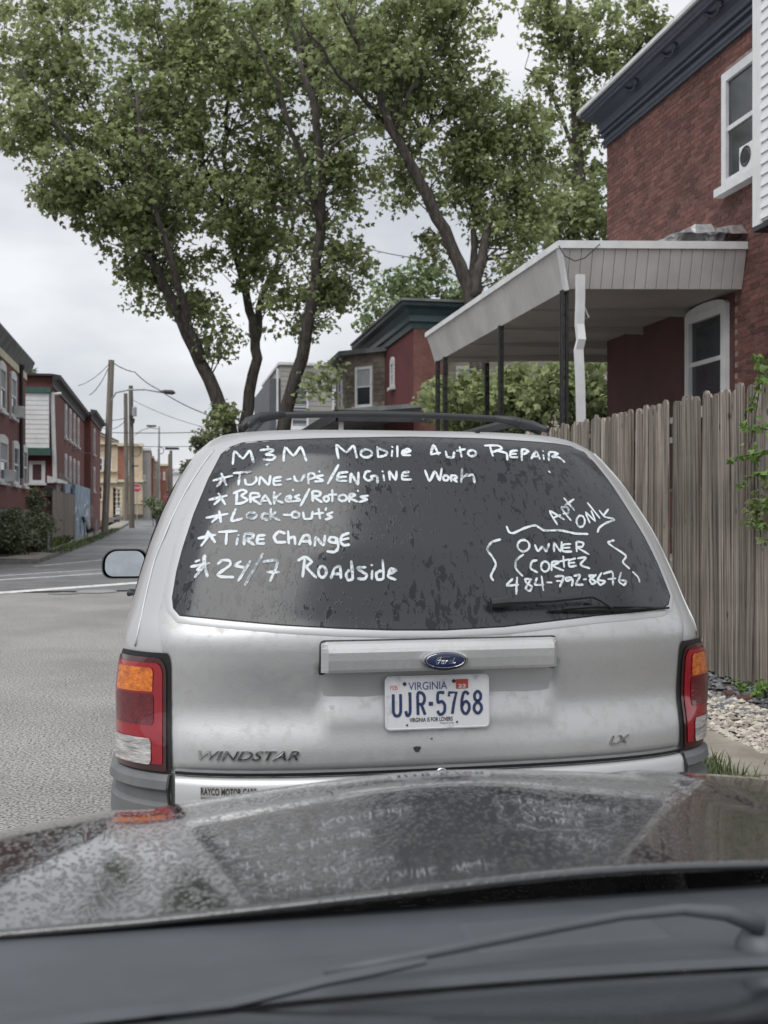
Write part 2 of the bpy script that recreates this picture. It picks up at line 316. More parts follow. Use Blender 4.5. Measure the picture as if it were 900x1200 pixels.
# ------------------------------------------------------------------ the silver van in front
VX, VY = 0.79, 3.05
ZR = [(.0, .02), (.3, -.0), (.6, -.0), (.68, 0), (.735, .0), (.755, .003), (.785, .012), (.815, .024), (.85, .029), (.90, .023), (.97, .008), (1.03, 0), (1.06, .006), (1.09, .022), (1.3, .112), (1.5, .225), (1.6, .30), (1.64, .36), (1.665, .44), (1.685, .60), (1.70, 1.0)]
ZW = [(0, .89), (.3, .91), (.6, .935), (.9, .94), (1.05, .918), (1.10, .898), (1.2, .872), (1.35, .825), (1.5, .757), (1.6, .693), (1.64, .65), (1.665, .61), (1.685, .54), (1.70, .40)]
ZF = [(0, 5.0), (.3, 5.12), (.6, 5.12), (.72, 5.0), (.85, 4.7), (1.0, 4.15), (1.08, 3.95), (1.3, 3.6), (1.5, 3.2), (1.6, 2.95), (1.64, 2.8), (1.67, 2.6), (1.685, 2.3), (1.70, 1.8)]
def itp(z, T): return float(np.interp(z, [t[0] for t in T], [t[1] for t in T]))
def Wd(z): return (itp(z - .02, ZW) + itp(z, ZW) + itp(z + .02, ZW)) / 3 if z < 1.6 else itp(z, ZW)
def Rr(z): return sum(itp(z + d, ZR) for d in (-.016, -.008, 0, .008, .016)) / 5
CC, PP = .45, 3.0
def sstep(a, b, x): t = min(1, max(0, (x - a) / (b - a))); return t * t * (3 - 2 * t)
def rbase(x, z):
    r = Rr(z)
    if .66 < z < .97:
        k = 1 - sstep(.325, .355, abs(x + .02)); r = r * (1 - k) + (.008 * sstep(.72, .80, z) + .030 * sstep(.80, .92, z)) * k
    return r
def rear(x, z):
    t = min(abs(x) / Wd(z), .9999)
    return rbase(x, z) + CC * (1 - (1 - t ** PP) ** (1 / PP))
def onrear(x, z, off=0.0): return (VX + x, VY + rear(x, z) - off, z)
def pix(u, v):                                    # where the line of sight through a pixel meets the van's rear: (x, z)
    r = ray(u, v); t = 3.0; h = .04
    def hit(t): x, y, z = r.x * t - VX, r.y * t - VY, CAMZ + r.z * t; return y > rear(x, z)
    while t < 6 and not hit(t): t += h
    a, b = t - h, t
    for _ in range(9):
        m = (a + b) / 2
        if hit(m): b = m
        else: a = m
    return r.x * b - VX, CAMZ + r.z * b
van = empty('parked_minivan', (VX, VY, 0), 'silver minivan with white marker writing across its dark rear window, parked ahead', 'van')

def section(z, n=12, inset=0.0):
    wd, r, f = Wd(z) - inset, Rr(z) + inset, itp(z, ZF) - inset
    cf = .9 if z < 1 else .6
    pts = []
    for i in range(n + 1):
        q = math.pi / 2 * i / n; pts.append((wd * math.sin(q) ** (2 / PP), r + CC * (1 - math.cos(q) ** (2 / PP))))
    for i in range(1, 10): pts.append((wd, r + CC + (f - cf - r - CC) * i / 10))
    for i in range(n + 1):
        q = math.pi / 2 * (1 - i / n); pts.append((wd * math.sin(q) ** (2 / 2.6), f - cf * (1 - math.cos(q) ** (2 / 2.6))))
    return pts
mb = MB(); zs = [.26, .32, .45, .6, .68, .74, .8, .9, .98, 1.04, 1.08, 1.12, 1.2, 1.3, 1.4, 1.5, 1.56, 1.6, 1.62, 1.64, 1.652, 1.665, 1.675, 1.685, 1.693, 1.70]
for z in zs:
    h = section(z); full = h + [(-x, y) for x, y in reversed(h[1:-1])]
    nR = len(full); mb.v.extend([(VX + x, VY + y, z) for x, y in full])
for i in range(len(zs) - 1):
    for k in range(nR): mb.f.append((i * nR + k, i * nR + (k + 1) % nR, (i + 1) * nR + (k + 1) % nR, (i + 1) * nR + k))
mb.f.append(tuple(range((len(zs) - 1) * nR, len(zs) * nR))); mb.f.append(tuple(range(nR))[::-1])
mb.build('body', 'silver_paint', van, smooth=True)

# tailgate skin, slightly proud of the body
mb = MB(); nx, nz = 90, 92
def lim(z): return float(np.interp(z, [.68, 1.0, 1.1, 1.38, 1.60, 1.645], [.765, .785, .80, .735, .615, .575]))
for j in range(nz + 1):
    z = .682 + (1.645 - .682) * j / nz
    for i in range(nx + 1):
        s = -1 + 2 * i / nx; x = s * (lim(z) + (.0 if s > 0 else .014))
        e = min(1 - abs(s), (z - .682) * 1.5, (1.645 - z) * 2)
        mb.v.append(onrear(x, z, .001 + .007 * sstep(0, .02, e)))
for j in range(nz):
    for i in range(nx): a = j * (nx + 1) + i; mb.f.append((a, a + 1, a + nx + 2, a + nx + 1))
tailgate = mb.build('tailgate', 'grime_silver', van, smooth=True)

def patch(name, m, outline, off, parent, rings=6, fn=onrear, smooth=True, dome=0.0, thick=0.0):
    cx = sum(p[0] for p in outline) / len(outline); cz = sum(p[1] for p in outline) / len(outline); n = len(outline)
    mb = MB(); mb.v.append(fn(cx, cz, off + dome))
    for r in range(1, rings + 1):
        q = r / rings
        for x, z in outline: mb.v.append(fn(cx + (x - cx) * q, cz + (z - cz) * q, off + dome * (1 - q ** 4)))
    for k in range(n):
        mb.f.append((0, 1 + k, 1 + (k + 1) % n))
        for r in range(rings - 1): a = 1 + r * n; mb.f.append((a + k, a + n + k, a + n + (k + 1) % n, a + (k + 1) % n))
    if thick:
        a = 1 + (rings - 1) * n; b = len(mb.v)
        for x, z in outline: mb.v.append(fn(x, z, off - thick))
        for k in range(n): mb.f.append((a + k, b + k, b + (k + 1) % n, a + (k + 1) % n))
    return mb.build(name, m, parent, smooth=smooth and not thick)
def dense(P, step=.02, closed=True):
    o = []
    for i in range(len(P) if closed else len(P) - 1):
        a, b = P[i], P[(i + 1) % len(P)]; k = max(1, int(math.hypot(b[0] - a[0], b[1] - a[1]) / step))
        for j in range(k): o.append((a[0] + (b[0] - a[0]) * j / k, a[1] + (b[1] - a[1]) * j / k))
    return o
def rrect(x0, x1, z0, z1, r, n=5):
    if not hasattr(r, '__len__'): r = [r] * 4
    o = []
    for (cx, cz, a0, rr) in ((x1, z1, 0, r[0]), (x0, z1, 90, r[1]), (x0, z0, 180, r[2]), (x1, z0, 270, r[3])):
        sx = -1 if cx == x1 else 1; sz = -1 if cz == z1 else 1
        for i in range(n + 1):
            q = math.radians(a0 + 90 * i / n); o.append((cx + sx * rr + rr * math.cos(q), cz + sz * rr + rr * math.sin(q)))
    return o
GP = [(203, 700), (204, 712), (211, 720), (242, 723), (328, 731), (397, 735), (460, 737), (520, 737), (590, 733), (640, 727), (697, 720), (750, 715), (773, 712), (781, 707), (783, 698),
      (768, 660), (752, 628), (730, 592), (710, 562), (695, 543), (683, 531), (668, 524), (650, 521), (628, 519), (564, 515), (480, 513), (370, 515), (303, 518), (284, 520), (270, 525), (260, 533), (245, 562), (228, 603), (215, 643), (208, 670)]
GO = dense([pix(*p) for p in GP], .03)
gcx = sum(p[0] for p in GO) / len(GO); gcz = sum(p[1] for p in GO) / len(GO)
def grow(P, d):
    n = len(P); o = []
    for i in range(n):
        a, b = P[i - 1], P[(i + 1) % n]; tx, tz = b[0] - a[0], b[1] - a[1]; l = math.hypot(tx, tz) or 1
        nx_, nz_ = tz / l, -tx / l
        if (P[i][0] - gcx) * nx_ + (P[i][1] - gcz) * nz_ < 0: nx_, nz_ = -nx_, -nz_
        o.append((P[i][0] + nx_ * d, P[i][1] + nz_ * d))
    return o
patch('window_seal', 'black_rubber', grow(GO, .004), .0095, van, rings=24)
glass = patch('rear_window', 'wet_glass', GO, .0115, van, rings=26)
mb = MB(); oA, oB = grow(GO, .004), grow(GO, .016); n = len(GO)                # bright paint lip round the glass
for (P, of) in ((oA, .011), (oB, .0125), (grow(GO, .024), .009)): mb.v.extend([onrear(x, z, of) for x, z in P])
for r in range(2):
    for k in range(n): mb.f.append((r * n + k, (r + 1) * n + k, (r + 1) * n + (k + 1) % n, r * n + (k + 1) % n))
mb.build('window_surround', 'silver_paint', van, smooth=True)

# --- handwriting on the glass: strokes read off the photograph, laid on the glass as thin ribbons of marker
def circ(cx, cy, rx, ry, n=10): return [(cx + rx * math.cos(2 * math.pi * i / n + 1), cy + ry * math.sin(2 * math.pi * i / n + 1)) for i in range(n + 1)]
c1, c2, c3, c4, c5, c6, c0 = (220, 505, 6), (350, 505, 6), (480, 505, 4.737), (215, 590, 6.4286), (340, 610, 6.4286), (560, 575, 4.737), (190, 490, 2.903)
WR = {
 'heading': (3.0, [
  (c1, [(315,235),(328,145),(385,195),(435,140),(460,225)], [(508,138),(570,130),(600,138),(545,170),(590,170),(612,185),(590,205),(530,203)], [(556,110),(564,116)], [(550,240),(572,232)], [(670,215),(682,118),(740,175),(792,115),(830,212)]),
  (c2, [(275,195),(262,100),(330,152),(380,105),(403,190)], circ(470,160,40,28), [(548,112),(552,185)], [(545,120),(615,150),(600,175),(550,185)], [(652,138),(648,180)], [(650,112),(654,116)], [(688,108),(688,182)], [(725,158),(780,142),(760,128),(727,145),(725,170),(780,172)]),
  (c3, [(112,130),(128,80),(155,133)], [(112,132),(165,122)], [(195,115),(203,145),(235,147),(242,118)], [(272,90),(282,145)], [(255,112),(302,102)], circ(340,125,22,17), [(455,140),(440,88)], [(410,83),(480,82),(505,98),(458,118)], [(480,112),(530,125),(535,162)], [(590,110),(556,116),(553,145),(592,147)], [(556,130),(585,128)], [(615,165),(618,105),(652,112),(625,132)], [(668,155),(695,115),(715,157)], [(675,143),(710,143)], [(735,135),(738,160)], [(731,111),(735,114)], [(765,165),(768,120),(815,125),(782,145),(820,148),(852,174)], [(765,225),(770,231)])]),
 'tune_up_line': (3.0, [
  (c1, [(178,350),(312,315)], [(235,300),(270,382)], [(252,330),(205,392)], [(320,298),(442,288)], [(365,300),(355,380)], [(400,340),(410,375),(450,377),(480,350),(478,322)], [(500,380),(510,325),(565,380),(578,315)], [(655,325),(607,335),(605,380),(655,378)], [(605,355),(650,350)], [(690,345),(722,338)], [(745,318),(755,350),(790,352),(820,310)], [(845,375),(845,305),(882,302),(888,328),(850,340)]),
  (c2, [(140,284),(143,290)], [(168,313),(120,325),(168,350),(108,357)], [(275,240),(200,372)], [(340,290),(280,300),(268,350),(332,352)], [(275,328),(330,322)], [(358,365),(365,300),(410,378),(415,292)], [(500,285),(470,288),(455,325),(480,350),(512,342),(505,320),(545,320),(548,367)], [(590,310),(595,350)], [(582,284),(586,288)], [(635,345),(632,285),(675,345),(682,285)], [(770,288),(728,298),(722,340),(785,342)], [(725,320),(765,316)]),
  (c3, [(80,220),(105,278),(135,225),(160,275),(172,210)], circ(195,262,15,14), [(225,280),(225,250),(250,250),(255,262),(235,268),(257,283)], [(285,210),(280,285)], [(315,240),(285,262)], [(300,252),(345,245),(353,288)])]),
 'brakes_line': (3.0, [
  (c1, [(150,485),(275,455)], [(215,440),(262,517)], [(237,470),(185,517)], [(345,430),(340,515)], [(320,440),(380,415),(412,430),(375,457),(418,485),(380,507),(335,515)], [(440,505),(440,442),(490,440),(502,460),(450,477),(512,517)], [(505,517),(542,455),(582,517)], [(525,492),(570,490)], [(605,515),(605,430)], [(650,440),(610,480),(668,507)], [(692,485),(722,472),(715,455),(690,467),(690,495),(727,493)], [(735,412),(738,420)], [(782,450),(750,465),(787,485),(735,497)], [(852,408),(790,527)]),
  (c2, [(95,495),(95,427),(147,430),(140,457),(100,462),(160,502)], circ(190,478,18,18), [(232,415),(232,497)], [(205,450),(262,448)], circ(305,472,28,22), [(350,500),(355,445),(392,450),(362,475),(408,497)], [(409,419),(413,425)], [(482,455),(430,465),(477,482),(420,500)])]),
 'lock_out_line': (3.0, [
  (c4, [(170,108),(332,78)], [(268,58),(280,142)], [(265,95),(213,142)], [(392,42),(360,130),(442,113)], circ(512,92,36,24), [(635,80),(600,75),(585,110),(632,125)], [(655,38),(655,122)], [(690,65),(665,95),(722,127)], [(750,85),(806,88)], circ(840,85,28,22)),
  (c0, [(478,320),(482,342),(505,341),(510,318)], [(530,308),(535,342)], [(515,326),(546,322)], [(556,306),(553,314)], [(578,320),(560,328),(576,337),(553,345)])]),
 'tire_line': (3.2, [
  (c4, [(110,262),(240,235)], [(183,208),(237,292)], [(200,230),(133,317)], [(185,212),(165,262)], [(200,225),(215,270)], [(265,215),(402,207)], [(325,212),(318,307)], [(405,260),(398,312)], [(410,238),(414,241)], [(455,310),(460,230),(522,230),(515,260),(465,266),(532,312)], [(612,238),(560,245),(555,300),(607,300)], [(560,270),(602,267)], [(762,225),(715,212),(680,250),(700,290),(767,290)], [(785,208),(790,302)], [(790,265),(830,250),(838,307)]),
  (c5, [(63,182),(100,115),(137,115),(147,182)], [(75,157),(150,155)], [(180,190),(190,125),(245,187),(257,113)], [(342,130),(300,125),(288,155),(335,167),(345,130),(357,200),(330,235),(273,231)], [(437,93),(385,115),(375,160),(400,185),(440,180)], [(380,145),(435,133)])]),
 'roadside_line': (3.2, [
  (c4, [(55,475),(192,448)], [(160,388),(160,470),(180,550)], [(150,400),(148,470),(85,552)], [(100,500),(150,450)], [(90,437),(120,425)], [(258,455),(290,427),(345,430),(347,465),(260,530),(285,550),(375,553)], [(430,435),(388,465),(462,482)], [(502,432),(410,582)], [(595,378),(460,612)], [(595,440),(707,430),(650,582)], [(628,515),(717,515)]),
  (c5, [(90,422),(105,290)], [(55,300),(110,273),(157,310),(120,350),(192,428)], circ(238,385,30,42), [(303,433),(330,360),(370,345),(377,432)], [(318,400),(380,400)], [(455,305),(465,430),(430,445),(416,400),(442,370)], [(562,350),(500,358),(567,405),(555,437),(503,435)], [(612,375),(608,440)], [(604,336),(612,334)], [(690,297),(695,430),(650,440),(643,395),(680,375)], [(735,402),(792,375),(750,363),(733,420),(787,442)])]),
 'appointment_note': (2.6, [
  (c6, [(432,187),(390,113),(470,160)], [(412,150),(450,135)], [(508,165),(455,95),(492,95),(492,125),(465,128)], [(470,42),(527,108)], [(475,82),(524,48)], circ(562,170,23,32), [(612,178),(590,120),(642,168),(620,112)], [(600,68),(667,152)], [(665,110),(690,142)], [(715,103),(690,142),(750,160),(700,180),(665,205),(655,230)], [(152,198),(165,228),(190,235),(250,208),(310,193),(360,220),(450,220),(530,237),(602,240)])]),
 'owner_note': (2.6, [
  (c6, [(118,270),(70,285),(45,325),(75,370),(92,410),(65,470),(78,497)], circ(245,305,33,32), [(308,300),(325,335),(350,310),(370,335),(387,293)], [(415,337),(415,290),(450,335),(457,283)], [(507,295),(465,300),(465,335),(512,337)], [(470,317),(502,315)], [(540,337),(540,285),(577,290),(570,310),(545,315),(607,352)], [(245,353),(205,385),(203,430),(240,472)], [(320,385),(292,393),(285,430),(322,452)], circ(365,420,23,28), [(400,442),(405,395),(442,395),(410,417),(467,442)], [(465,363),(470,422)], [(445,392),(497,380)], [(532,375),(497,387),(500,420),(537,415)], [(500,400),(528,398)], [(545,375),(592,370),(560,410),(612,430)], [(747,275),(713,287),(740,310),(812,360),(795,395),(832,432)], [(850,450),(880,480),(888,507)])]),
 'phone_number': (2.6, [
  (c6, [(185,488),(153,525),(217,520)], [(210,480),(205,572)], [(290,490),(255,490),(265,515),(292,530),(280,555),(258,540),(287,490)], [(320,483),(308,520),(357,520)], [(345,473),(355,552)], [(375,508),(402,508)], [(420,475),(467,475),(445,532)], [(428,500),(465,500)], [(512,480),(480,482),(483,500),(517,490),(512,527)], [(525,472),(557,467),(550,490),(535,520),(577,520)], [(576,492),(592,490)], [(645,470),(608,470),(625,490),(647,505),(625,517),(613,495),(647,465)], [(677,455),(655,495),(670,522),(697,502),(662,495)], [(688,460),(737,450),(740,522)], [(713,490),(755,485)], [(785,453),(773,500),(800,522),(814,500),(783,495)])]),
}
def smooth_line(P):
    if len(P) < 3: return dense(P, 4, False) + [P[-1]]
    o = []; n = len(P)
    for i in range(n - 1):
        p0, p1, p2, p3 = P[max(i - 1, 0)], P[i], P[i + 1], P[min(i + 2, n - 1)]
        for j in range(5):
            t = j / 5; k = .35
            o.append(tuple(((2 * t**3 - 3 * t**2 + 1) * p1[q] + (t**3 - 2 * t**2 + t) * k * (p2[q] - p0[q]) + (-2 * t**3 + 3 * t**2) * p2[q] + (t**3 - t**2) * k * (p3[q] - p1[q])) for q in (0, 1)))
    return o + [P[-1]]
lay = 0
for nm, (wd, blocks) in WR.items():
    mb = MB()
    for blk in blocks:
        ox, oy, sc = blk[0]
        for st in blk[1:]:
            P = [(ox + x / sc, oy + y / sc) for x, y in st]; S = smooth_line(P); lay += 1
            Q = [pix(*p) for p in S]; hw = wd * 1.07 / 2 / 412.0
            n = len(Q); ls = []
            for i in range(n):
                a, b = Q[max(i - 1, 0)], Q[min(i + 1, n - 1)]; tx, tz = b[0] - a[0], b[1] - a[1]; l = math.hypot(tx, tz) or 1
                hh = hw * (random.uniform(.78, 1.15) if 0 < i < n - 1 else .75)
                ls.append((Q[i][0] - tz / l * hh, Q[i][1] + tx / l * hh, Q[i][0] + tz / l * hh, Q[i][1] - tx / l * hh))
            a, b = Q[0], Q[1]; l = math.hypot(b[0] - a[0], b[1] - a[1]) or 1; dx, dz = (a[0] - b[0]) / l * hw * .7, (a[1] - b[1]) / l * hw * .7
            of = .0131 + (lay % 12) * .00007; base = len(mb.v)
            mb.v.append(onrear(Q[0][0] + dx, Q[0][1] + dz, of))
            for q in ls: mb.v.append(onrear(q[0], q[1], of)); mb.v.append(onrear(q[2], q[3], of))
            a, b = Q[-1], Q[-2]; l = math.hypot(b[0] - a[0], b[1] - a[1]) or 1
            mb.v.append(onrear(a[0] + (a[0] - b[0]) / l * hw * .7, a[1] + (a[1] - b[1]) / l * hw * .7, of))
            mb.f.append((base, base + 1, base + 2))
            for i in range(n - 1): k = base + 1 + 2 * i; mb.f.append((k, k + 2, k + 3, k + 1))
            mb.f.append((base + 2 * n - 1, base + 2 * n, base + 2 * n + 1))
    tag(mb.build('marker_lettering', 'chalk', glass, fix=False), {'heading': 'white marker heading M & M Mobile Auto Repair', 'tune_up_line': 'white marker line Tune-ups/Engine Work', 'brakes_line': 'white marker line Brakes/Rotors', 'lock_out_line': 'white marker line Lock-outs',
        'tire_line': 'white marker line Tire Change', 'roadside_line': 'white marker line 24/7 Roadside', 'appointment_note': 'slanted white marker note Apt Only', 'owner_note': 'white marker note naming the owner in curly brackets', 'phone_number': 'white marker telephone number'}[nm])

# applique bar over the plate, with the maker's oval
APP = dense(rrect(-.345, .345, .952, 1.040, [.012, .012, .006, .006]), .03)
def bar_fn(x, z, off): return (VX + x, VY - off + .05 * abs(x) ** 3, z)
BCX = (pix(376, 768)[0] + pix(648, 768)[0]) / 2
patch('handle_recess', 'dark_trim', dense(rrect(BCX - .348, BCX + .348, .944, 1.044, [.014, .014, .006, .006]), .03), .0105, van, fn=lambda x, z, o: onrear(x, min(z, 1.06), o))
mb = MB(); prof = [(.952, .014), (.956, .034), (.964, .0375), (.990, .0415), (1.012, .043), (1.022, .039), (1.034, .024), (1.040, .008)]; nn = 40
for i in range(nn + 1):
    x = -.345 + .69 * i / nn; e = min(1, (1 - abs(x) / .345) / .02)
    for z, o_ in prof: mb.v.append((VX + BCX + x, VY - .0 + .05 * abs(x) ** 3 - (.012 + (o_ - .012) * (e ** .5)), .996 + (z - .996) * (.93 + .07 * e ** .5)))
m_ = len(prof)
for i in range(nn):
    for j in range(m_ - 1): a = i * m_ + j; mb.f.append((a, a + 1, a + m_ + 1, a + m_))
mb.f.append(tuple(range(m_))); mb.f.append(tuple(nn * m_ + j for j in range(m_)))
bar = mb.build('handle_bar', 'grime_silver', van, smooth=False, bevel=.003)
EX, EZ = pix(515.5, 771)
def ell(a, b, cx=EX, cz=.987, n=32): return [(cx + a * math.cos(2 * math.pi * i / n), cz + b * math.sin(2 * math.pi * i / n)) for i in range(n)]
emb = patch('oval_emblem', 'chrome', ell(.067, .0285), .056, van, fn=bar_fn, dome=.002, thick=.02)
patch('emblem_face', 'emblem_blue', ell(.060, .0235), .0590, emb, fn=bar_fn, dome=.0015)
mb = MB()
script_ = [[(305,395),(278,392),(280,350),(310,310),(345,300),(470,292)], [(345,292),(330,350),(300,398)], [(300,345),(350,338)], [(362,350),(352,385),(378,390),(388,360),(366,352),(392,348),(412,352),(402,392)], [(412,362),(430,348),(440,358)], [(500,350),(468,356),(460,388),(488,388),(505,352),(535,312)], [(520,340),(503,385),(540,382)]]
for st in script_:
    S = smooth_line([((x - 408) / 245.0 * .052 + EX, .987 - (y - 345) / 120.0 * .0235) for x, y in st])
    mb.tube([bar_fn(x, z, .0608) for x, z in S], .0012, 5)
mb.build('emblem_script', 'chrome', emb)
mb = MB(); E_ = ell(.0555, .0205, n=40); mb.tube([bar_fn(x, z, .0606) for x, z in E_ + E_[:1]], .0006, 4, False); mb.build('emblem_ring', 'chrome', emb)

# licence plate (305 x 152 mm)
PX, PZ = -.032, .862
plate = patch('license_plate', 'plate_white', dense(rrect(PX - .1525, PX + .1525, PZ - .076, PZ + .076, .014), .03), .020, van, fn=lambda x, z, o: (VX + x, VY - o + .012 + (z - PZ) * .05, z), thick=.004)
pf = lambda x, z, o: (VX + x, VY - o + .012 + (z - PZ) * .05, z)
def plate_text(name, s, x0, x1, z0, z1, m, off=.0212, **k):
    vs, fs = fit_text(s, PX + x0, PX + x1, PZ + z0, PZ + z1, **k)
    mb = MB(); mb.add([pf(v[0], v[1], off) for v in vs], fs); return mb.build(name, m, plate, fix=False)
plate_text('state_name', 'VIRGINIA', -.085, .028, .036, .058, 'plate_blue', bold=.004)
# the serial, drawn as ribbons like the embossed narrow plate face
SER = {'U': [[(.08,1),(.08,.2),(.3,0),(.7,0),(.92,.2),(.92,1)]], 'J': [[(.78,1),(.78,.18),(.55,0),(.25,0),(.08,.2)], [(.5,1),(1,1)]],
       'R': [[(.12,0),(.12,1),(.65,1),(.88,.85),(.88,.65),(.65,.5),(.12,.5)], [(.5,.5),(.95,0)]], '-': [[(.15,.5),(.85,.5)]],
       '5': [[(.88,1),(.18,1),(.14,.56),(.6,.6),(.9,.42),(.88,.14),(.6,0),(.3,0),(.08,.16)]], '7': [[(.06,.82),(.06,1),(.94,1),(.62,.5),(.42,0)]],
       '6': [[(.86,.88),(.6,1),(.3,.95),(.1,.6),(.1,.2),(.35,0),(.65,0),(.9,.2),(.88,.42),(.6,.56),(.3,.5),(.12,.34)]],
       '8': [[(.5,.54),(.2,.66),(.16,.86),(.38,1),(.62,1),(.84,.86),(.8,.66),(.5,.54),(.14,.36),(.1,.16),(.36,0),(.64,0),(.9,.16),(.86,.36),(.5,.54)]]}
xs = [(-.130, -.108, 'U'), (-.098, -.082, 'J'), (-.068, -.046, 'R'), (-.040, -.024, '-'), (-.017, .006, '5'), (.014, .036, '7'), (.046, .070, '6'), (.078, .102, '8')]
k_ = .305 / .245
mb = MB(); cnt = 0
for x0, x1, ch in xs:
    x0, x1 = (x0 + .014) * 1.13, (x1 + .014) * 1.13; z0, z1 = -.034, .026
    for st in SER[ch]:
        cnt += 1; S = smooth_line(st) if len(st) > 3 and ch in 'UJ68R5' else st; hw = .0042 if ch != '-' else .0055
        Q = [(x0 + (x1 - x0) * p[0], z0 + (z1 - z0) * p[1]) for p in S]; base = len(mb.v); n = len(Q)
        for i in range(n):
            a, b = Q[max(i - 1, 0)], Q[min(i + 1, n - 1)]; tx, tz = b[0] - a[0], b[1] - a[1]; l = math.hypot(tx, tz) or 1
            mb.v.append(pf(PX + Q[i][0] - tz / l * hw, PZ + Q[i][1] + tx / l * hw, .0213 + cnt * .00004)); mb.v.append(pf(PX + Q[i][0] + tz / l * hw, PZ + Q[i][1] - tx / l * hw, .0213 + cnt * .00004))
        for i in range(n - 1): k = base + 2 * i; mb.f.append((k, k + 2, k + 3, k + 1))
mb.build('serial_lettering', 'plate_navy', plate, fix=False)
plate_text('slogan', 'VIRGINIA IS FOR LOVERS', -.083, .043, -.054, -.042, 'print_black', bold=.018)
plate_text('web_address', 'Virginia.org', .005, .045, -.0625, -.0565, 'print_black')
plate_text('heart', 'v', .0215, .0255, -.0515, -.0455, 'sticker_red', off=.0216, bold=.03)
s1 = patch('month_sticker', 'plate_white', rrect(PX - .142, PX - .112, PZ + .034, PZ + .063, .002), .0211, plate, fn=pf, rings=1)
plate_text('month_print', 'FEB', -.138, -.116, .038, .050, 'sticker_red', off=.0215, bold=.01, sx=.8)
s2 = patch('year_sticker', 'sticker_red', rrect(PX + .054, PX + .090, PZ + .036, PZ + .063, .002), .0212, plate, fn=pf, rings=1)
plate_text('year_print', '22', .060, .084, .039, .049, 'plate_white', off=.0216, bold=.02)
for bx, bz in ((-.096, .054), (.048, .058), (-.090, -.062), (.056, -.058)):
    mb = MB(); mb.lathe(pf(PX + bx, PZ + bz, .0205), (0, -1, 0), [(0.0001, .004), (.004, .0035), (.0055, .001), (.0055, 0)] if bz > 0 else [(0.0001, .002), (.0028, .0015), (.003, 0)], 12); mb.build('bolt', 'black_plastic', plate)
mb = MB()                                                             # raised rim of the plate
R1 = rrect(PX - .149, PX + .149, PZ - .0725, PZ + .0725, .011); mb.tube([pf(x, z, .0205) for x, z in R1 + R1[:1]], .0014, 5, False); mb.build('plate_rim', 'plate_white', plate)

# rear badges
def badge(name, s, uv0, uv1, h, m='chrome'):
    (xa, za), (xb, zb) = pix(*uv0), pix(*uv1); vs, fs = text_mesh(s, 1.0, bold=.004, shear=.35, extrude=.03)
    x_ = [v[0] for v in vs]; y_ = [v[1] for v in vs]; a, b, c, d = min(x_), max(x_), min(y_), max(y_)
    mb = MB(); mb.add([onrear(xa + (v[0] - a) / (b - a) * (xb - xa), za + (v[1] - c) / (d - c) * h, .0105 + (v[2] + .03) * .07) for v in vs], fs); return mb.build(name, m, van)
badge('model_badge', 'WINDSTAR', (232, 889), (350, 886), .026)
badge('trim_badge', 'LX', (712, 871), (736, 870), .024)
# keyhole spot, chip and small marks low on the tailgate
def blot(name, u, v, r, m, off=.0095, parent=van):
    x, z = pix(u, v); pts = [(x + r * (1 + .3 * math.sin(3 * q)) * math.cos(q), z + r * (1 + .25 * math.cos(2 * q)) * math.sin(q)) for q in [2 * math.pi * i / 12 for i in range(12)]]
    return patch(name, m, pts, off, parent, rings=1)
blot('paint_chip', 488, 877, .010, 'dark_trim'); blot('paint_chip', 505, 865, .003, 'dark_trim'); blot('paint_chip', 388, 828, .007, 'porch_metal')
x, z = pix(516, 905); mb = MB(); mb.lathe(onrear(x, z, .008), (0, -1, 0), [(.0001, .010), (.010, .010), (.012, .012), (.016, .012), (.018, .002)], 20); mb.build('lock_cylinder', 'chrome', van, smooth=True)
x, z = pix(559, 507); mb = MB(); mb.lathe(onrear(x, z, .0), (0, -.8, .4), [(.0001, .022), (.006, .020), (.0085, .012), (.009, 0)], 12); mb.build('washer_nozzle', 'black_plastic', van, smooth=True)

# bumper and lower corner cladding
mb = MB(); P_ = [(.25, .0), (.34, .03), (.5, .036), (.61, .032), (.640, .027), (.652, .022), (.660, .012), (.663, .0)]
nn = 44
for i in range(nn + 1):
    x = -.765 + 1.53 * i / nn
    for z, o_ in P_: mb.v.append((VX + x, VY + rear(x, .66) - o_, z))
m_ = len(P_)
for i in range(nn):
    for j in range(m_ - 1): a = i * m_ + j; mb.f.append((a, a + 1, a + m_ + 1, a + m_))
mb.build('bumper', 'silver_paint', van, smooth=True)
mb = MB(); P_ = [(.664, .0), (.668, .012), (.676, .014)]
for i in range(nn + 1):
    x = -.765 + 1.53 * i / nn
    for z, o_ in P_: mb.v.append((VX + x, VY + rear(x, .67) - o_ + (.0 if abs(x) < .76 else .004), z))
for i in range(nn):
    for j in range(2): a = i * 3 + j; mb.f.append((a, a + 1, a + 4, a + 3))
mb.build('tailgate_seam', 'black_rubber', van)
def corner(sgn):                                   # plan curve round a rear corner; s=0 at the inner edge of the light
    def fn(s, z, off=0.0):
        wd = Wd(z); q0 = math.asin(((.776 if sgn < 0 else .762) / wd) ** (PP / 2)); q = q0 + (math.radians(82) - q0) * min(s, 1.0)
        X = wd * math.sin(q) ** (2 / PP); Y = Rr(z) * max(0, 1 - s * 1.6) + CC * (1 - math.cos(q) ** (2 / PP)); q2 = q + .01
        X2 = wd * math.sin(q2) ** (2 / PP); Y2 = Rr(z) * max(0, 1 - s * 1.6) + CC * (1 - math.cos(q2) ** (2 / PP)); tx, ty = X2 - X, Y2 - Y; l = math.hypot(tx, ty)
        if s > 1: Y += (s - 1) * .5
        return (VX + sgn * (X + ty / l * off), VY + Y - tx / l * off, z)
    return fn
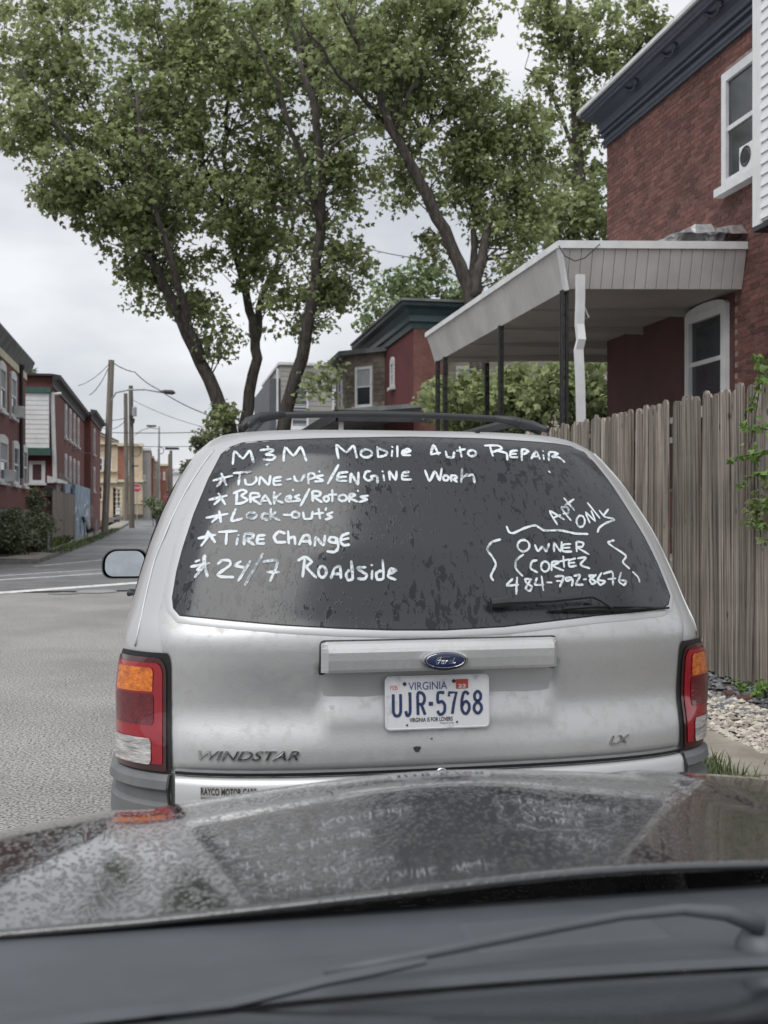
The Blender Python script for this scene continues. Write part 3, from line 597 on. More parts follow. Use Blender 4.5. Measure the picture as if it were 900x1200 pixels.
for sgn in (-1, 1):
    fn = corner(sgn); tl_ = MB
    hous = patch('tail_light', 'black_rubber', dense(rrect(-.02, .86, .668, 1.004, [.26 * .9, .20, .02, .02] if False else [.09, .045, .008, .02]), .04), .010, van, rings=10, fn=fn)
    tag(hous, 'left tail light cluster' if sgn < 0 else 'right tail light cluster')
    def rr(a, b, c, d, r0, r1, r2, r3):            # (s, z) rounded rectangle with elliptical corners
        o = []
        for cx, cz, a0, r in ((b, d, 0, r0), (a, d, 90, r1), (a, c, 180, r2), (b, c, 270, r3)):
            rx, rz = r * 2.2, r; sx = -1 if cx == b else 1; sz = -1 if cz == d else 1
            for i in range(6): q = math.radians(a0 + 18 * i); o.append((cx + sx * rx + rx * math.cos(q), cz + sz * rz + rz * math.sin(q)))
        return dense(o, .03)
    patch('outer_lens', 'lens_smoke', rr(.025, .84, .672, .990, .03, .05, .006, .01), .014, hous, rings=12, fn=fn, dome=.003)
    patch('red_lens', 'lens_red', rr(.06, .78, .692, .975, .02, .035, .008, .008), .0175, hous, rings=12, fn=fn, dome=.002)
    patch('turn_signal_lens', 'lens_amber', rr(.16, .72, .893, .962, .012, .018, .008, .008), .0215, hous, rings=10, fn=fn)
    patch('brake_lens', 'lens_dark_red', rr(.15, .73, .800, .886, .01, .01, .014, .01), .0212, hous, rings=10, fn=fn)
    patch('reversing_lens', 'lens_clear', rr(.18, .78, .690, .763, .01, .016, .016, .006), .0218, hous, rings=10, fn=fn)
    mb = MB(); P_ = [(.26, .01), (.40, .022), (.53, .026), (.575, .026), (.585, .012), (.612, .012), (.625, .030), (.648, .026), (.664, .012), (.666, .0)]
    ns = 22
    for i in range(ns + 1):
        s = -.01 + 1.36 * i / ns
        for z, o_ in P_:
            x, y, _z = fn(s, .66, o_); mb.v.append((x + sgn * (-.004), y + .0, z))
    m_ = len(P_)
    for i in range(ns):
        for j in range(m_ - 1): a = i * m_ + j; mb.f.append((a, a + 1, a + m_ + 1, a + m_))
    mb.build('bumper_corner', 'grey_cladding', van, smooth=False)
    mb = MB()                                         # dark joint between bumper middle and corner piece
    mb.tube([fn(-.01 + .0, .664, .014), fn(-.02, .63, .031), fn(-.05, .58, .034), fn(-.09, .5, .034), fn(-.10, .4, .03)], .005, 6); mb.build('bumper_joint', 'black_rubber', van)

# side glass, pillars' crease, mirrors, handles, wheels
def halfw(y, z):
    wd, r, f = Wd(z), Rr(z), itp(z, ZF); cf = .9 if z < 1 else .6
    if y < r + CC: return wd * max(0, 1 - (1 - min(1, max(0, (y - r) / CC))) ** PP) ** (1 / PP)
    if y > f - cf: return wd * max(0, 1 - (1 - min(1, max(0, (f - y) / cf))) ** 2.6) ** (1 / 2.6)
    return wd
for sgn in (-1, 1):
    for (ya, yb) in ((.62, 1.55), (1.62, 2.45), (2.52, 3.25)):
        mb = MB(); nn = 10
        for i in range(nn + 1):
            for j in range(9):
                z = 1.10 + .44 * j / 8; y = ya + (yb - ya) * i / nn + (.12 * j / 8 if ya < 1 else 0) * (1 - i / nn); mb.v.append((VX + sgn * (halfw(y, z) + .004), VY + y, z))
        for i in range(nn):
            for j in range(8): a = i * 9 + j; mb.f.append((a, a + 1, a + 10, a + 9))
        mb.build('side_window', 'house_glass', van, smooth=True)
    cp = [pix(*p) for p in ((158, 757), (165, 725), (172, 692), (181, 657), (191, 632), (202, 606), (218, 575), (237, 545), (251, 527))]
    mb = MB(); mb.tube([onrear(-sgn * x * (1 if sgn < 0 else 1.0), z, .001) for x, z in smooth_line(cp)], .0030, 6); mb.build('pillar_crease', 'silver_paint', van, smooth=True)
    mb = MB(); y0 = 3.22; cx = sgn * 1.015
    prof = rrect(-.118, .118, -.078, .078, [.055, .075, .05, .035] if sgn < 0 else [.075, .055, .035, .05])
    mc = Vector((VX + cx, VY + y0, 1.118))
    ringsM = [(.0, 1.0), (.012, 1.06), (.06, 1.0), (.11, .8), (.14, .4)]
    for dy, q in ringsM: mb.v.extend([(mc.x + x * q, mc.y + dy, mc.z + z * q) for x, z in prof])
    n = len(prof)
    for r in range(4):
        for k in range(n): mb.f.append((r * n + k, r * n + (k + 1) % n, (r + 1) * n + (k + 1) % n, (r + 1) * n + k))
    mb.f.append(tuple(4 * n + k for k in range(n)))
    mir = mb.build('wing_mirror', 'black_plastic', van, smooth=True)
    mb = MB(); mb.v.extend([(mc.x + x * .90, mc.y + .002 + (z + .078) * .10, mc.z + z * .90) for x, z in prof]); mb.f.append(tuple(range(n))); gl = mb.build('mirror_glass', 'mirror_glass', mir)
    mb = MB(); mb.tube([(VX + sgn * .885, VY + y0 + .08, 1.10), (VX + sgn * .95, VY + y0 + .06, 1.10)], [.045, .05], 8); mb.build('mirror_foot', 'black_plastic', mir)
    for yy in (2.2,):
        mb = MB(); X0 = sgn * (halfw(yy, 1.03) + .0); mb.tube([(VX + X0, VY + yy - .10, 1.035), (VX + X0 + sgn * .035, VY + yy - .085, 1.03), (VX + X0 + sgn * .035, VY + yy + .08, 1.03), (VX + X0, VY + yy + .10, 1.03)], [.006, .012, .012, .006], 8); mb.build('door_handle', 'black_plastic', van)
    for yy in (.98, 4.05):
        cxw = VX + sgn * .82; mb = MB(); mb.lathe((cxw, VY + yy, .33), (sgn, 0, 0), [(.21, .10), (.30, .115), (.33, .09), (.335, 0), (.33, -.09), (.21, -.09)], 28); wh = mb.build('wheel', 'tyre_rubber', van, smooth=True)
        mb = MB(); mb.lathe((cxw, VY + yy, .33), (sgn, 0, 0), [(.0001, .10), (.05, .105), (.07, .09), (.19, .10), (.21, .11)], 28); mb.build('rim', 'galvanised', wh, smooth=True)
        mb = MB(); mb.lathe((cxw + sgn * .075, VY + yy, .34), (sgn, 0, 0), [(.34, .052 if yy < 2 else .04), (.40, .054 if yy < 2 else .04)], 28); mb.build('wheel_arch', 'black_rubber', van)
# roof rack
for sgn in (-1, 1):
    rx = .50
    mb = MB(); mb.tube([(VX + sgn * (rx + .02), VY + .62, 1.69), (VX + sgn * (rx + .0), VY + .72, 1.715), (VX + sgn * (rx - .04), VY + .86, 1.732), (VX + sgn * (rx - .05), VY + 1.3, 1.733), (VX + sgn * (rx - .05), VY + 2.2, 1.733), (VX + sgn * (rx - .03), VY + 2.45, 1.70)], [.010, .016, .018, .015, .015, .010], 8)
    mb.build('roof_rail', 'black_plastic', van, smooth=True)
for yy in (.80, 2.0):
    mb = MB(); pts = []
    for i in range(25):
        x = -.46 + .92 * i / 24; pts.append((VX + x, VY + yy, 1.738 + .012 * (1 - (x / .46) ** 2)))
    mb.tube(pts, .0115, 8); mb.build('roof_crossbar', 'black_plastic', van, smooth=True)
for sgn in (-1, 1):
    mb = MB(); mb.tube([(VX + sgn * .535, VY + .74, 1.690), (VX + sgn * .51, VY + .78, 1.715), (VX + sgn * .46, VY + .80, 1.734), (VX + sgn * .38, VY + .80, 1.744)], [.010, .019, .019, .012], 8); mb.build('rack_foot', 'black_plastic', van, smooth=True)
# wiper: arm from a pivot box to the blade lying along the lower edge of the glass
def onp(u, v, off): x, z = pix(u, v); return onrear(x, z, off)
wp = MB(); wp.tube([onp(572, 706, .03), onp(590, 704, .036)], [.016, .018], 10); wp.tube([onp(588, 704, .04), onp(640, 702, .045), onp(687, 697.5, .045), onp(697, 702, .04), onp(712, 711, .035)], [.012, .009, .006, .005, .004], 6)
wiper = wp.build('rear_wiper', 'black_plastic', van)
wb = MB(); wb.tube([onp(640, 714.5, .022), onp(690, 713.5, .026), onp(740, 712.5, .026), onp(780, 711.5, .022)], [.004, .006, .006, .004], 6); wb.tube([onp(655, 712.5, .030), onp(690, 709.5, .034), onp(725, 709.5, .034), onp(760, 711, .026)], [.003, .004, .004, .003], 5); wb.build('wiper_blade', 'black_rubber', wiper)
# dealer sticker on the bumper top edge
def bump_fn(x, z, off): return (VX + x, VY + rear(x, .66) - float(np.interp(z, [.58, .61, .64, .652], [.0335, .0323, .0273, .0223])) - .003 - off, z)
STX = [p[0] for p in (pix(235, 915), pix(299, 915))]; sx0, sx1 = STX
st_ = patch('dealer_sticker', 'sticker_grey', rrect(sx0 - .002, sx1 + .002, .585, .641, .002), .0006, van, fn=bump_fn, rings=1)
for s, a, b, z0, z1, kk in (('RAYCO MOTOR CARS', 0, 1, .619, .638, .02), ('560 UNION BLVD., ALLENTOWN, PA', 0, 1, .606, .614, .01), ('610-433-5285', .3, .7, .593, .601, .01)):
    vs, fs = fit_text(s, sx0 + (sx1 - sx0) * a, sx0 + (sx1 - sx0) * b, z0, z1, bold=kk, spacing=1.05)
    mb = MB(); mb.add([bump_fn(v[0], v[1], .0010) for v in vs], fs); mb.build('sticker_print', 'print_black', st_, fix=False)

# ------------------------------------------------------------------ the dark car we look out of
OX = 0.40
own = empty('dark_car', (OX, .3, 0), 'dark car with its rain-spotted bonnet nosed up behind the silver minivan', 'car')
def hood_z(x, y):
    dx2 = (x - .5) ** 2; t = y - 1.2 + .22 * dx2
    return .993 - .046 * t - .092 * max(t, 0) ** 4 - .070 * (math.sqrt(dx2 + .02) - .1414) - .35 * max(0, abs(x - OX) - .62) ** 2 + .010 * sstep(.0, .5, t) * (sstep(.42, .50, abs(x - OX)) )
def hood_y0(x): return 1.185 + .14 * (x - .45) ** 2
mb = MB(); nx, ny = 90, 80
for j in range(ny + 1):
    for i in range(nx + 1):
        x = OX - .76 + 1.52 * i / nx; f = j / ny; y = hood_y0(x) + (2.30 - .12 * (x - OX) ** 2 - hood_y0(x)) * f
        mb.v.append((x, y, hood_z(x, y)))
for j in range(ny):
    for i in range(nx): a = j * (nx + 1) + i; mb.f.append((a, a + 1, a + nx + 2, a + nx + 1))
for i in range(nx + 1):                              # rolled rear lip
    x, y, z = mb.v[i]; mb.v.append((x, y - .003, z - .002)); mb.v.append((x, y - .003, z - .006)); mb.v.append((x, y + .03, z - .02))
b = (nx + 1) * (ny + 1)
for i in range(nx):
    for (p, q) in (((i, i + 1), (b + 3 * i, b + 3 * i + 3)), ((b + 3 * i, b + 3 * i + 3), (b + 3 * i + 1, b + 3 * i + 4)), ((b + 3 * i + 1, b + 3 * i + 4), (b + 3 * i + 2, b + 3 * i + 5))): mb.f.append((p[0], p[1], q[1], q[0]))
mb.build('bonnet', 'wet_hood', own, smooth=True)
mb = MB()                                            # nose, wings and lower body
for sgn in (-1, 1):
    prof = []
    for y in np.linspace(-1.2, 2.28, 24):
        yy = max(y, 1.2); x0 = OX + sgn * .765; z = hood_z(x0, min(yy, 2.25)) - .004
        k = 1 - .18 * sstep(1.6, 2.3, y); prof.append([(x0, y, z), (OX + sgn * .86 * k, y, z - .05), (OX + sgn * .905 * k, y, z - .18), (OX + sgn * .91 * k, y, .55), (OX + sgn * .89 * k, y, .25)])
    b = len(mb.v)
    for r in prof: mb.v.extend(r)
    for i in range(len(prof) - 1):
        for j in range(4): a = b + i * 5 + j; mb.f.append((a, a + 1, a + 6, a + 5))
mb.build('wing_panel', 'wet_hood', own, smooth=True)
mb = MB(); nn = 24
for i in range(nn + 1):
    x = OX - .76 + 1.52 * i / nn; y = 2.30 - .12 * (x - OX) ** 2; z = hood_z(x, y)
    for dz, dy in ((0, 0), (-.03, .04), (-.10, .07), (-.25, .09), (-.4, .10), (-.6, .06)): mb.v.append((x, y + dy * 1.0, z + dz))
for i in range(nn):
    for j in range(5): a = i * 6 + j; mb.f.append((a, a + 1, a + 7, a + 6))
mb.build('front_bumper', 'wet_hood', own, smooth=True)
for sgn in (-1, 1):
    mb = MB(); mb.lathe((OX + sgn * .80, 1.55, .33), (sgn, 0, 0), [(.21, .10), (.30, .11), (.33, .09), (.335, 0), (.33, -.09), (.21, -.09)], 24); wh = mb.build('wheel', 'tyre_rubber', own, smooth=True)
    mb = MB(); mb.lathe((OX + sgn * .80, 1.55, .33), (sgn, 0, 0), [(.0001, .09), (.05, .1), (.19, .09), (.21, .105)], 24); mb.build('rim', 'galvanised', wh, smooth=True)
# cowl under the windshield
def base_y(x): return .965 - .03 * (x - OX) ** 2 - .05 * (x - OX)
mb = MB(); nn = 60
for i in range(nn + 1):
    x = OX - .74 + 1.48 * i / nn; yb = base_y(x); dr = -.05 * (x - OX) ** 2
    for y, z in ((hood_y0(x) + .08, .900), (hood_y0(x) + .05, .925), (hood_y0(x) + .03, .953), (hood_y0(x) - .0, .958), (yb + .12, .960), (yb + .05, .966), (yb + .012, .974), (yb, .970)): mb.v.append((x, y, z + dr))
for i in range(nn):
    for j in range(7): a = i * 8 + j; mb.f.append((a, a + 1, a + 9, a + 8))
cowl = mb.build('cowl_panel', 'cowl_plastic', own, smooth=False)
for (x0, x1, y0, y1) in ((.30, .52, 1.05, 1.14), (.60, 1.0, 1.03, 1.12)):
    mb = MB(); zz = lambda x: .958 - .05 * (x - OX) ** 2
    q = [(x0, y0), (x1, y0), (x1, y1), (x0, y1)]; mb.v = [(x, y, zz(x)) for x, y in q] + [(x + (.008 if x == x0 else -.008), y + (.008 if y == y0 else -.008), zz(x) + .007) for x, y in q]
    mb.f = [(4, 5, 6, 7)] + [(i, (i + 1) % 4, 4 + (i + 1) % 4, 4 + i) for i in range(4)]; mb.build('cowl_cover', 'cowl_plastic', cowl, bevel=.003)
def oncowl(u, v, d): return at(u, v, d)
mb = MB(); c_ = at(432, 1090, 1.20); mb.box(c_.x - .024, c_.x + .024, c_.y - .025, c_.y + .02, c_.z - .035, c_.z - .006); mb.build('washer_jet', 'black_plastic', cowl, bevel=.006)
# wiper linkage: right arm with pivot cap, and its blade; left arm
mb = MB(); p = at(893, 1100, 1.10); mb.lathe((p.x, p.y, p.z - .05), (0, -.1, 1), [(.028, 0), (.028, .045), (.022, .058), (.0001, .062)], 20); wr = mb.build('windshield_wiper', 'cowl_plastic', own, smooth=True)
mb = MB(); mb.tube([at(893, 1085, 1.09), at(850, 1070, 1.09), at(800, 1066, 1.09), at(730, 1073, 1.08), at(650, 1088, 1.07), at(560, 1106, 1.04), at(470, 1124, 1.02), at(380, 1140, 1.0)], [.010, .008, .006, .005, .005, .005, .005, .004], 8); mb.build('wiper_arm', 'cowl_plastic', wr, smooth=True)
mb = MB(); mb.tube([at(500, 1126, .99), at(440, 1138, .98), at(380, 1150, .97), at(300, 1170, .96), at(200, 1194, .95), at(60, 1228, .94)], [.003, .005, .005, .005, .005, .004], 6); mb.build('wiper_blade', 'cowl_plastic', wr)
# windshield, black ceramic border, dash behind it
def ws(x, t):                                        # t: 0 at the base, metres up the glass in plan
    yb = base_y(x); return (x, yb - t, .968 - .05 * (x - OX) ** 2 + .418 * t - .006 * t * t)
mb = MB(); nn = 24
for i in range(nn + 1):
    x = OX - .70 + 1.40 * i / nn
    for j in range(13): mb.v.append(ws(OX + (x - OX) * (1 - .14 * j / 12), 1.25 * j / 12))
for i in range(nn):
    for j in range(12): a = i * 13 + j; mb.f.append((a, a + 1, a + 14, a + 13))
wsd = mb.build('windshield', 'windshield_glass', own, smooth=True)
mb = MB()
for i in range(nn + 1):
    x = OX - .70 + 1.40 * i / nn
    for t in (-.004, .032): p = ws(x, t); mb.v.append((p[0], p[1], p[2] + .003 - (.0 if t > 0 else .002)))
for i in range(nn): a = 2 * i; mb.f.append((a, a + 1, a + 3, a + 2))
mb.build('glass_border', 'frit_black', wsd)
mb = MB(); mb.box(OX - .68, OX + .68, -.15, .86, .70, .925); mb.build('dashboard', 'dash_plastic', own, bevel=.03)

# ------------------------------------------------------------------ ground, roads, kerbs
def struct(o, label=None): return tag(o, label, kind='structure')
def sheet(name, m, x0, x1, y0, y1, step, dz=0.0, zf=gz):
    mb = MB(); xs = np.arange(x0, x1 + step * .5, step); ys = np.arange(y0, y1 + step * .5, step); n = len(xs)
    for y in ys:
        for x in xs: mb.v.append((x, y, zf(x, y) + dz))
    for j in range(len(ys) - 1):
        for i in range(n - 1): a = j * n + i; mb.f.append((a, a + 1, a + n + 1, a + n))
    return struct(mb.build(name, m, fix=False))
mb = MB(); ys = [-60, 0, 20, 40, 50, 60, 70, 80, 90, 100, 107, 115, 200, 400, 700, 1200]
for y in ys: mb.v.extend([(-800, y, gz(0, y) - .02), (800, y, gz(0, y) - .02)])
for j in range(len(ys) - 1): a = 2 * j; mb.f.append((a, a + 1, a + 3, a + 2))
struct(mb.build('ground', 'soil', fix=False))
sheet('near_road', 'asphalt_near', -14, 2.1, -80, 20.4, .7)
mb = MB(); mb.add([(-40, -80, .13), (-14, -80, .13), (-14, 20.4, .13), (-40, 20.4, .13)], [(0, 1, 2, 3)]); struct(mb.build('left_near_pavement', 'concrete', fix=False))
mb = MB(); mb.add([(-60, 20.4, .004), (60, 20.4, .004), (60, 31.5, .004), (-60, 31.5, .004)], [(0, 1, 2, 3)]); struct(mb.build('cross_street', 'asphalt_far', fix=False))
LKX = -3.45; RKX = 2.1
mb = MB(); ys = [31.5] + list(range(35, 200, 5)) + [260, 400]
for y in ys:
    lk = LKX + .008 * (y - 31.5); mb.v.extend([(lk, y, gz(0, y) + .004), (RKX + .01 * (y - 31), y, gz(0, y) + .004)])
for j in range(len(ys) - 1): a = 2 * j; mb.f.append((a, a + 1, a + 3, a + 2))
struct(mb.build('far_road', 'asphalt_far', fix=False))
mb = MB(); mb.add([(-60, 97, gz(0, 97) + .008), (-2.0, 97, gz(0, 97) + .008), (-2.0, 104, gz(0, 104) + .01), (-60, 104, gz(0, 104) + .01)], [(0, 1, 2, 3)]); struct(mb.build('side_street', 'asphalt_far', fix=False))
# painted lines over the crossing
def strip(name, pts, wd_, dz=.008):
    mb = MB()
    for i, p in enumerate(pts):
        a, b = pts[max(i - 1, 0)], pts[min(i + 1, len(pts) - 1)]; t = (b - a); t.z = 0; t.normalize(); nrm = Vector((-t.y, t.x, 0)) * wd_ / 2
        mb.v.extend([(p.x + nrm.x, p.y + nrm.y, gz(p.x, p.y) + dz), (p.x - nrm.x, p.y - nrm.y, gz(p.x, p.y) + dz)])
    for i in range(len(pts) - 1): a = 2 * i; mb.f.append((a, a + 1, a + 3, a + 2))
    return struct(mb.build(name, 'road_paint', fix=False))
def gline(a, b, n=6, ext=0): return [ground(a[0] + (b[0] - a[0]) * i / n, a[1] + (b[1] - a[1]) * i / n) for i in range(n + 1)]
strip('stop_line', gline((-160, 707), (235, 678)), .42)
strip('crossing_line', gline((-120, 688), (215, 666)), .16)
strip('crossing_line', gline((-120, 683), (190, 663)), .12, .009)
strip('crossing_line', gline((40, 664), (190, 650)), .16)
mb = MB(); p = ground(113, 694); mb.lathe((p.x, p.y, .006), (0, 0, 1), [(.0001, .01), (.34, .01), (.36, .004)], 24); tag(mb.build('manhole_cover', 'galvanised', loc=(p.x, p.y, 0)), 'round iron manhole cover set in the road just before the white stop line', 'manhole cover')
mb = MB(); p = ground(75, 696); mb.lathe((p.x, p.y, .006), (0, 0, 1), [(.0001, .007), (.26, .007), (.28, .004)], 7); struct(mb.build('asphalt_patch', 'asphalt_far', fix=False))
# far left pavement with kerb
mb = MB(); ks = [31.5, 36, 42, 50, 60, 72, 84, 96.5]
pv = MB()
for i in range(len(ks) - 1):
    for j, y in enumerate((ks[i], ks[i + 1])):
        lk = LKX + .008 * (y - 31.5); z = gz(0, y)
        mb.v.extend([(lk, y, z), (lk, y, z + .13), (lk - .16, y, z + .135), (lk - .16, y, z + .0)]); pv.v.extend([(lk - .16, y, z + .131), (lk - 1.0, y, z + .15)])
    a = 8 * i; mb.f.extend([(a, a + 1, a + 5, a + 4), (a + 1, a + 2, a + 6, a + 5)]); a = 4 * i; pv.f.append((a, a + 1, a + 3, a + 2))
mb.add([(LKX, 31.5, 0), (LKX, 31.5, .13), (-40, 31.0, .13), (-40, 31.0, 0)], [(0, 1, 2, 3)])
pv.add([(LKX, 31.5, .132), (LKX, 34, .132), (-40, 33.5, .132), (-40, 31.0, .132)], [(0, 1, 2, 3)])
struct(mb.build('far_kerb', 'kerb_concrete', fix=False)); struct(pv.build('far_pavement', 'concrete', fix=False))
mb = MB()
for y0, y1 in ((33.4, 60), (60, 96)):
    mb.add([(LKX - .9, y0, gz(0, y0) + .16), (LKX - .9, y1, gz(0, y1) + .16), (-30, y1, gz(0, y1) + .35), (-30, y0, gz(0, y0) + .35)], [(0, 1, 2, 3)])
struct(mb.build('left_verge', 'soil', fix=False))
# right side: kerb, strip of earth, pavement, bank up to the fence
def bank(x, y): return float(np.interp(x, [2.1, 2.25, 2.26, 3.0, 3.08, 3.3, 3.6, 6, 40], [0, .0, .13, .14, .17, .24, .34, .5, .6]))
sheet('right_bank', 'soil', 2.26, 3.9, -4, 20, .18, 0, bank)
mb = MB(); mb.add([(3.9, -4, .36), (40, -4, .6), (40, 20, .6), (3.9, 20, .36)], [(0, 1, 2, 3)]); struct(mb.build('yard', 'soil', fix=False))
mb = MB(); mb.box(2.1, 2.26, -80, 20.2, -.1, .13); struct(mb.build('near_kerb', 'kerb_concrete', bevel=.012))
for k in range(14):
    mb = MB(); y0 = -3 + 1.55 * k; mb.box(2.62, 3.06, y0 + .012, y0 + 1.54, .02, .158 + .004 * (k % 3)); struct(mb.build('pavement_slab', 'concrete', bevel=.008))
mb = MB(); mb.box(2.15, 9, 31.5, 97, -.1, .14); struct(mb.build('far_right_pavement', 'concrete'))
# gravel and grass on the bank
def scatter_rocks(name, m, n, x0, x1, y0, y1, r0, r1, label):
    ico = [(0, 0, 1), (.89, 0, .2), (.27, .85, .2), (-.72, .53, .2), (-.72, -.53, .2), (.27, -.85, .2), (0, 0, -.5)]
    fa = [(0, 1, 2), (0, 2, 3), (0, 3, 4), (0, 4, 5), (0, 5, 1), (6, 2, 1), (6, 3, 2), (6, 4, 3), (6, 5, 4), (6, 1, 5)]
    mb = MB()
    for _ in range(n):
        x, y, r = random.uniform(x0, x1), random.uniform(y0, y1), random.uniform(r0, r1); a = random.uniform(0, 6.28); ca, sa = math.cos(a), math.sin(a); sx, sy, sz = random.uniform(.8, 1.4), random.uniform(.6, 1), random.uniform(.5, .8)
        z = bank(x, y) + r * .15 + random.uniform(0, .012)
        mb.add([(x + r * (ca * p[0] * sx - sa * p[1] * sy) * random.uniform(.85, 1.15), y + r * (sa * p[0] * sx + ca * p[1] * sy), z + r * p[2] * sz) for p in ico], fa)
    return tag(mb.build(name, m, fix=False), label, 'gravel', kind='stuff')
scatter_rocks('white_gravel', 'gravel_stone', 3600, 3.02, 3.36, 4.6, 8.6, .013, .032, 'pale white and tan gravel lying beside the pavement below the fence')
scatter_rocks('dark_gravel', 'gravel_dark', 2600, 3.24, 3.60, 4.8, 9.2, .012, .028, 'blue-grey gravel lying along the foot of the fence')
for (u, v) in ((858, 803), (874, 808)):
    p = ground(u, v); x = 3.42; q = atX(u, v, x); mb = MB(); mb.box(q.x - .045, q.x + .03, q.y - .05, q.y + .05, bank(x, 0) - .02, bank(x, 0) + .022); o = mb.build('brick_piece', 'brick', loc=(q.x, q.y, bank(x, 0)), bevel=.01)
    tag(o, 'reddish brick fragment lying in the gravel, ' + ('the one nearer the van' if u == 858 else 'the one further from the van'), 'brick')
def blades(name, n, region, h0, h1, label, zf, m='grass', wid=.006):
    mb = MB()
    for _ in range(n):
        x, y = region(); h = random.uniform(h0, h1); a = random.uniform(0, 6.28); l = random.uniform(.1, .7) * h; z = zf(x, y) - .01
        ca, sa = math.cos(a), math.sin(a); wx, wy = -sa * wid, ca * wid
        mb.add([(x - wx, y - wy, z), (x + wx, y + wy, z), (x + ca * l * .4 + wx * .7, y + sa * l * .4 + wy * .7, z + h * .6), (x + ca * l * .4 - wx * .7, y + sa * l * .4 - wy * .7, z + h * .6), (x + ca * l, y + sa * l, z + h)], [(0, 1, 2, 3), (3, 2, 4)])
    return tag(mb.build(name, m, fix=False), label, 'grass', kind='stuff')
blades('kerb_grass', 6000, lambda: (abs(random.gauss(0, .15)) + 2.3 if random.random() < .6 else random.uniform(2.27, 2.68), random.uniform(3.6, 6.6)), .03, .13, 'green weeds and grass growing between the kerb and the pavement', bank)
blades('verge_grass', 2600, lambda: ((lambda y: (LKX + .008 * (y - 31.5) + random.gauss(-.16, .13), y))(36 + 40 * abs(math.sin(random.random() * 3)) * random.random() ** .5)), .03, .17, 'patchy green grass growing over the far left kerb', lambda x, y: gz(x, y) + .1, wid=.025)
blades('lot_grass', 4000, lambda: (random.uniform(-4.9, -3.95), random.uniform(37, 48)), .06, .32, 'rough green grass by the grey shed and the yard fence', lambda x, y: gz(x, y) + .2, wid=.04)

# ------------------------------------------------------------------ plants
LF = np.array([(0, 0), (-.30, .06), (-.52, .45), (-.24, .50), (0, 1.0), (.24, .50), (.52, .45), (.30, .06)])
def leaf_cloud(name, m, centres, radii, counts, size, parent=None, squash=.75, loc=None, droop=.35):
    cs = np.repeat(np.array(centres, float), counts, axis=0); rs = np.repeat(np.array(radii, float), counts)
    n = len(cs); d = RNG.normal(size=(n, 3)); d /= np.linalg.norm(d, axis=1)[:, None]; q = RNG.random(n) ** .55
    P = cs + d * (q * rs)[:, None] * np.array([1, 1, squash])
    nr = d * .6 + RNG.normal(size=(n, 3)) * .55 + np.array([0, 0, .55]); nr /= np.linalg.norm(nr, axis=1)[:, None]
    a = np.cross(nr, RNG.normal(size=(n, 3))); a[:, 2] -= droop; a -= nr * (a * nr).sum(1)[:, None]; a /= np.linalg.norm(a, axis=1)[:, None] + 1e-9
    b = np.cross(nr, a); s = size * RNG.uniform(.45, 1.25, n); K = len(LF)
    fold = -np.abs(LF[:, 0]) * .45
    V = P[:, None, :] + a[:, None, :] * (LF[None, :, 1:2] * s[:, None, None]) + b[:, None, :] * (LF[None, :, 0:1] * s[:, None, None] * 1.15) + nr[:, None, :] * (fold[None, :, None] * s[:, None, None])
    V = V.reshape(-1, 3); base = np.array(wloc(parent) if parent is not None else (loc or (0, 0, 0))); V = V - base
    tri = np.array([(0, 2, 1), (0, 3, 2), (0, 4, 3), (0, 5, 4), (0, 6, 5), (0, 7, 6)])
    Fc = (np.arange(n)[:, None, None] * K + tri[None]).reshape(-1, 3)
    me = bpy.data.meshes.new(name); me.vertices.add(len(V)); me.vertices.foreach_set('co', V.ravel()); me.loops.add(Fc.size); me.loops.foreach_set('vertex_index', Fc.ravel().astype(np.int32))
    me.polygons.add(len(Fc)); me.polygons.foreach_set('loop_start', np.arange(0, Fc.size, 3, dtype=np.int32)); me.polygons.foreach_set('loop_total', np.full(len(Fc), 3, dtype=np.int32))
    me.materials.append(MATS[m]); me.update(calc_edges=True); o = bpy.data.objects.new(name, me); C.objects.link(o)
    if parent is not None: o.parent = parent
    else: o.location = base
    return o
def wob(P, k, amp):
    P = [Vector(p) for p in P]; o = []
    for i in range(len(P) - 1):
        for j in range(k): t = j / k; o.append(P[i].lerp(P[i + 1], t) + Vector((random.uniform(-amp, amp), random.uniform(-amp, amp), random.uniform(-amp, amp) * .3)))
    return o + [P[-1]]
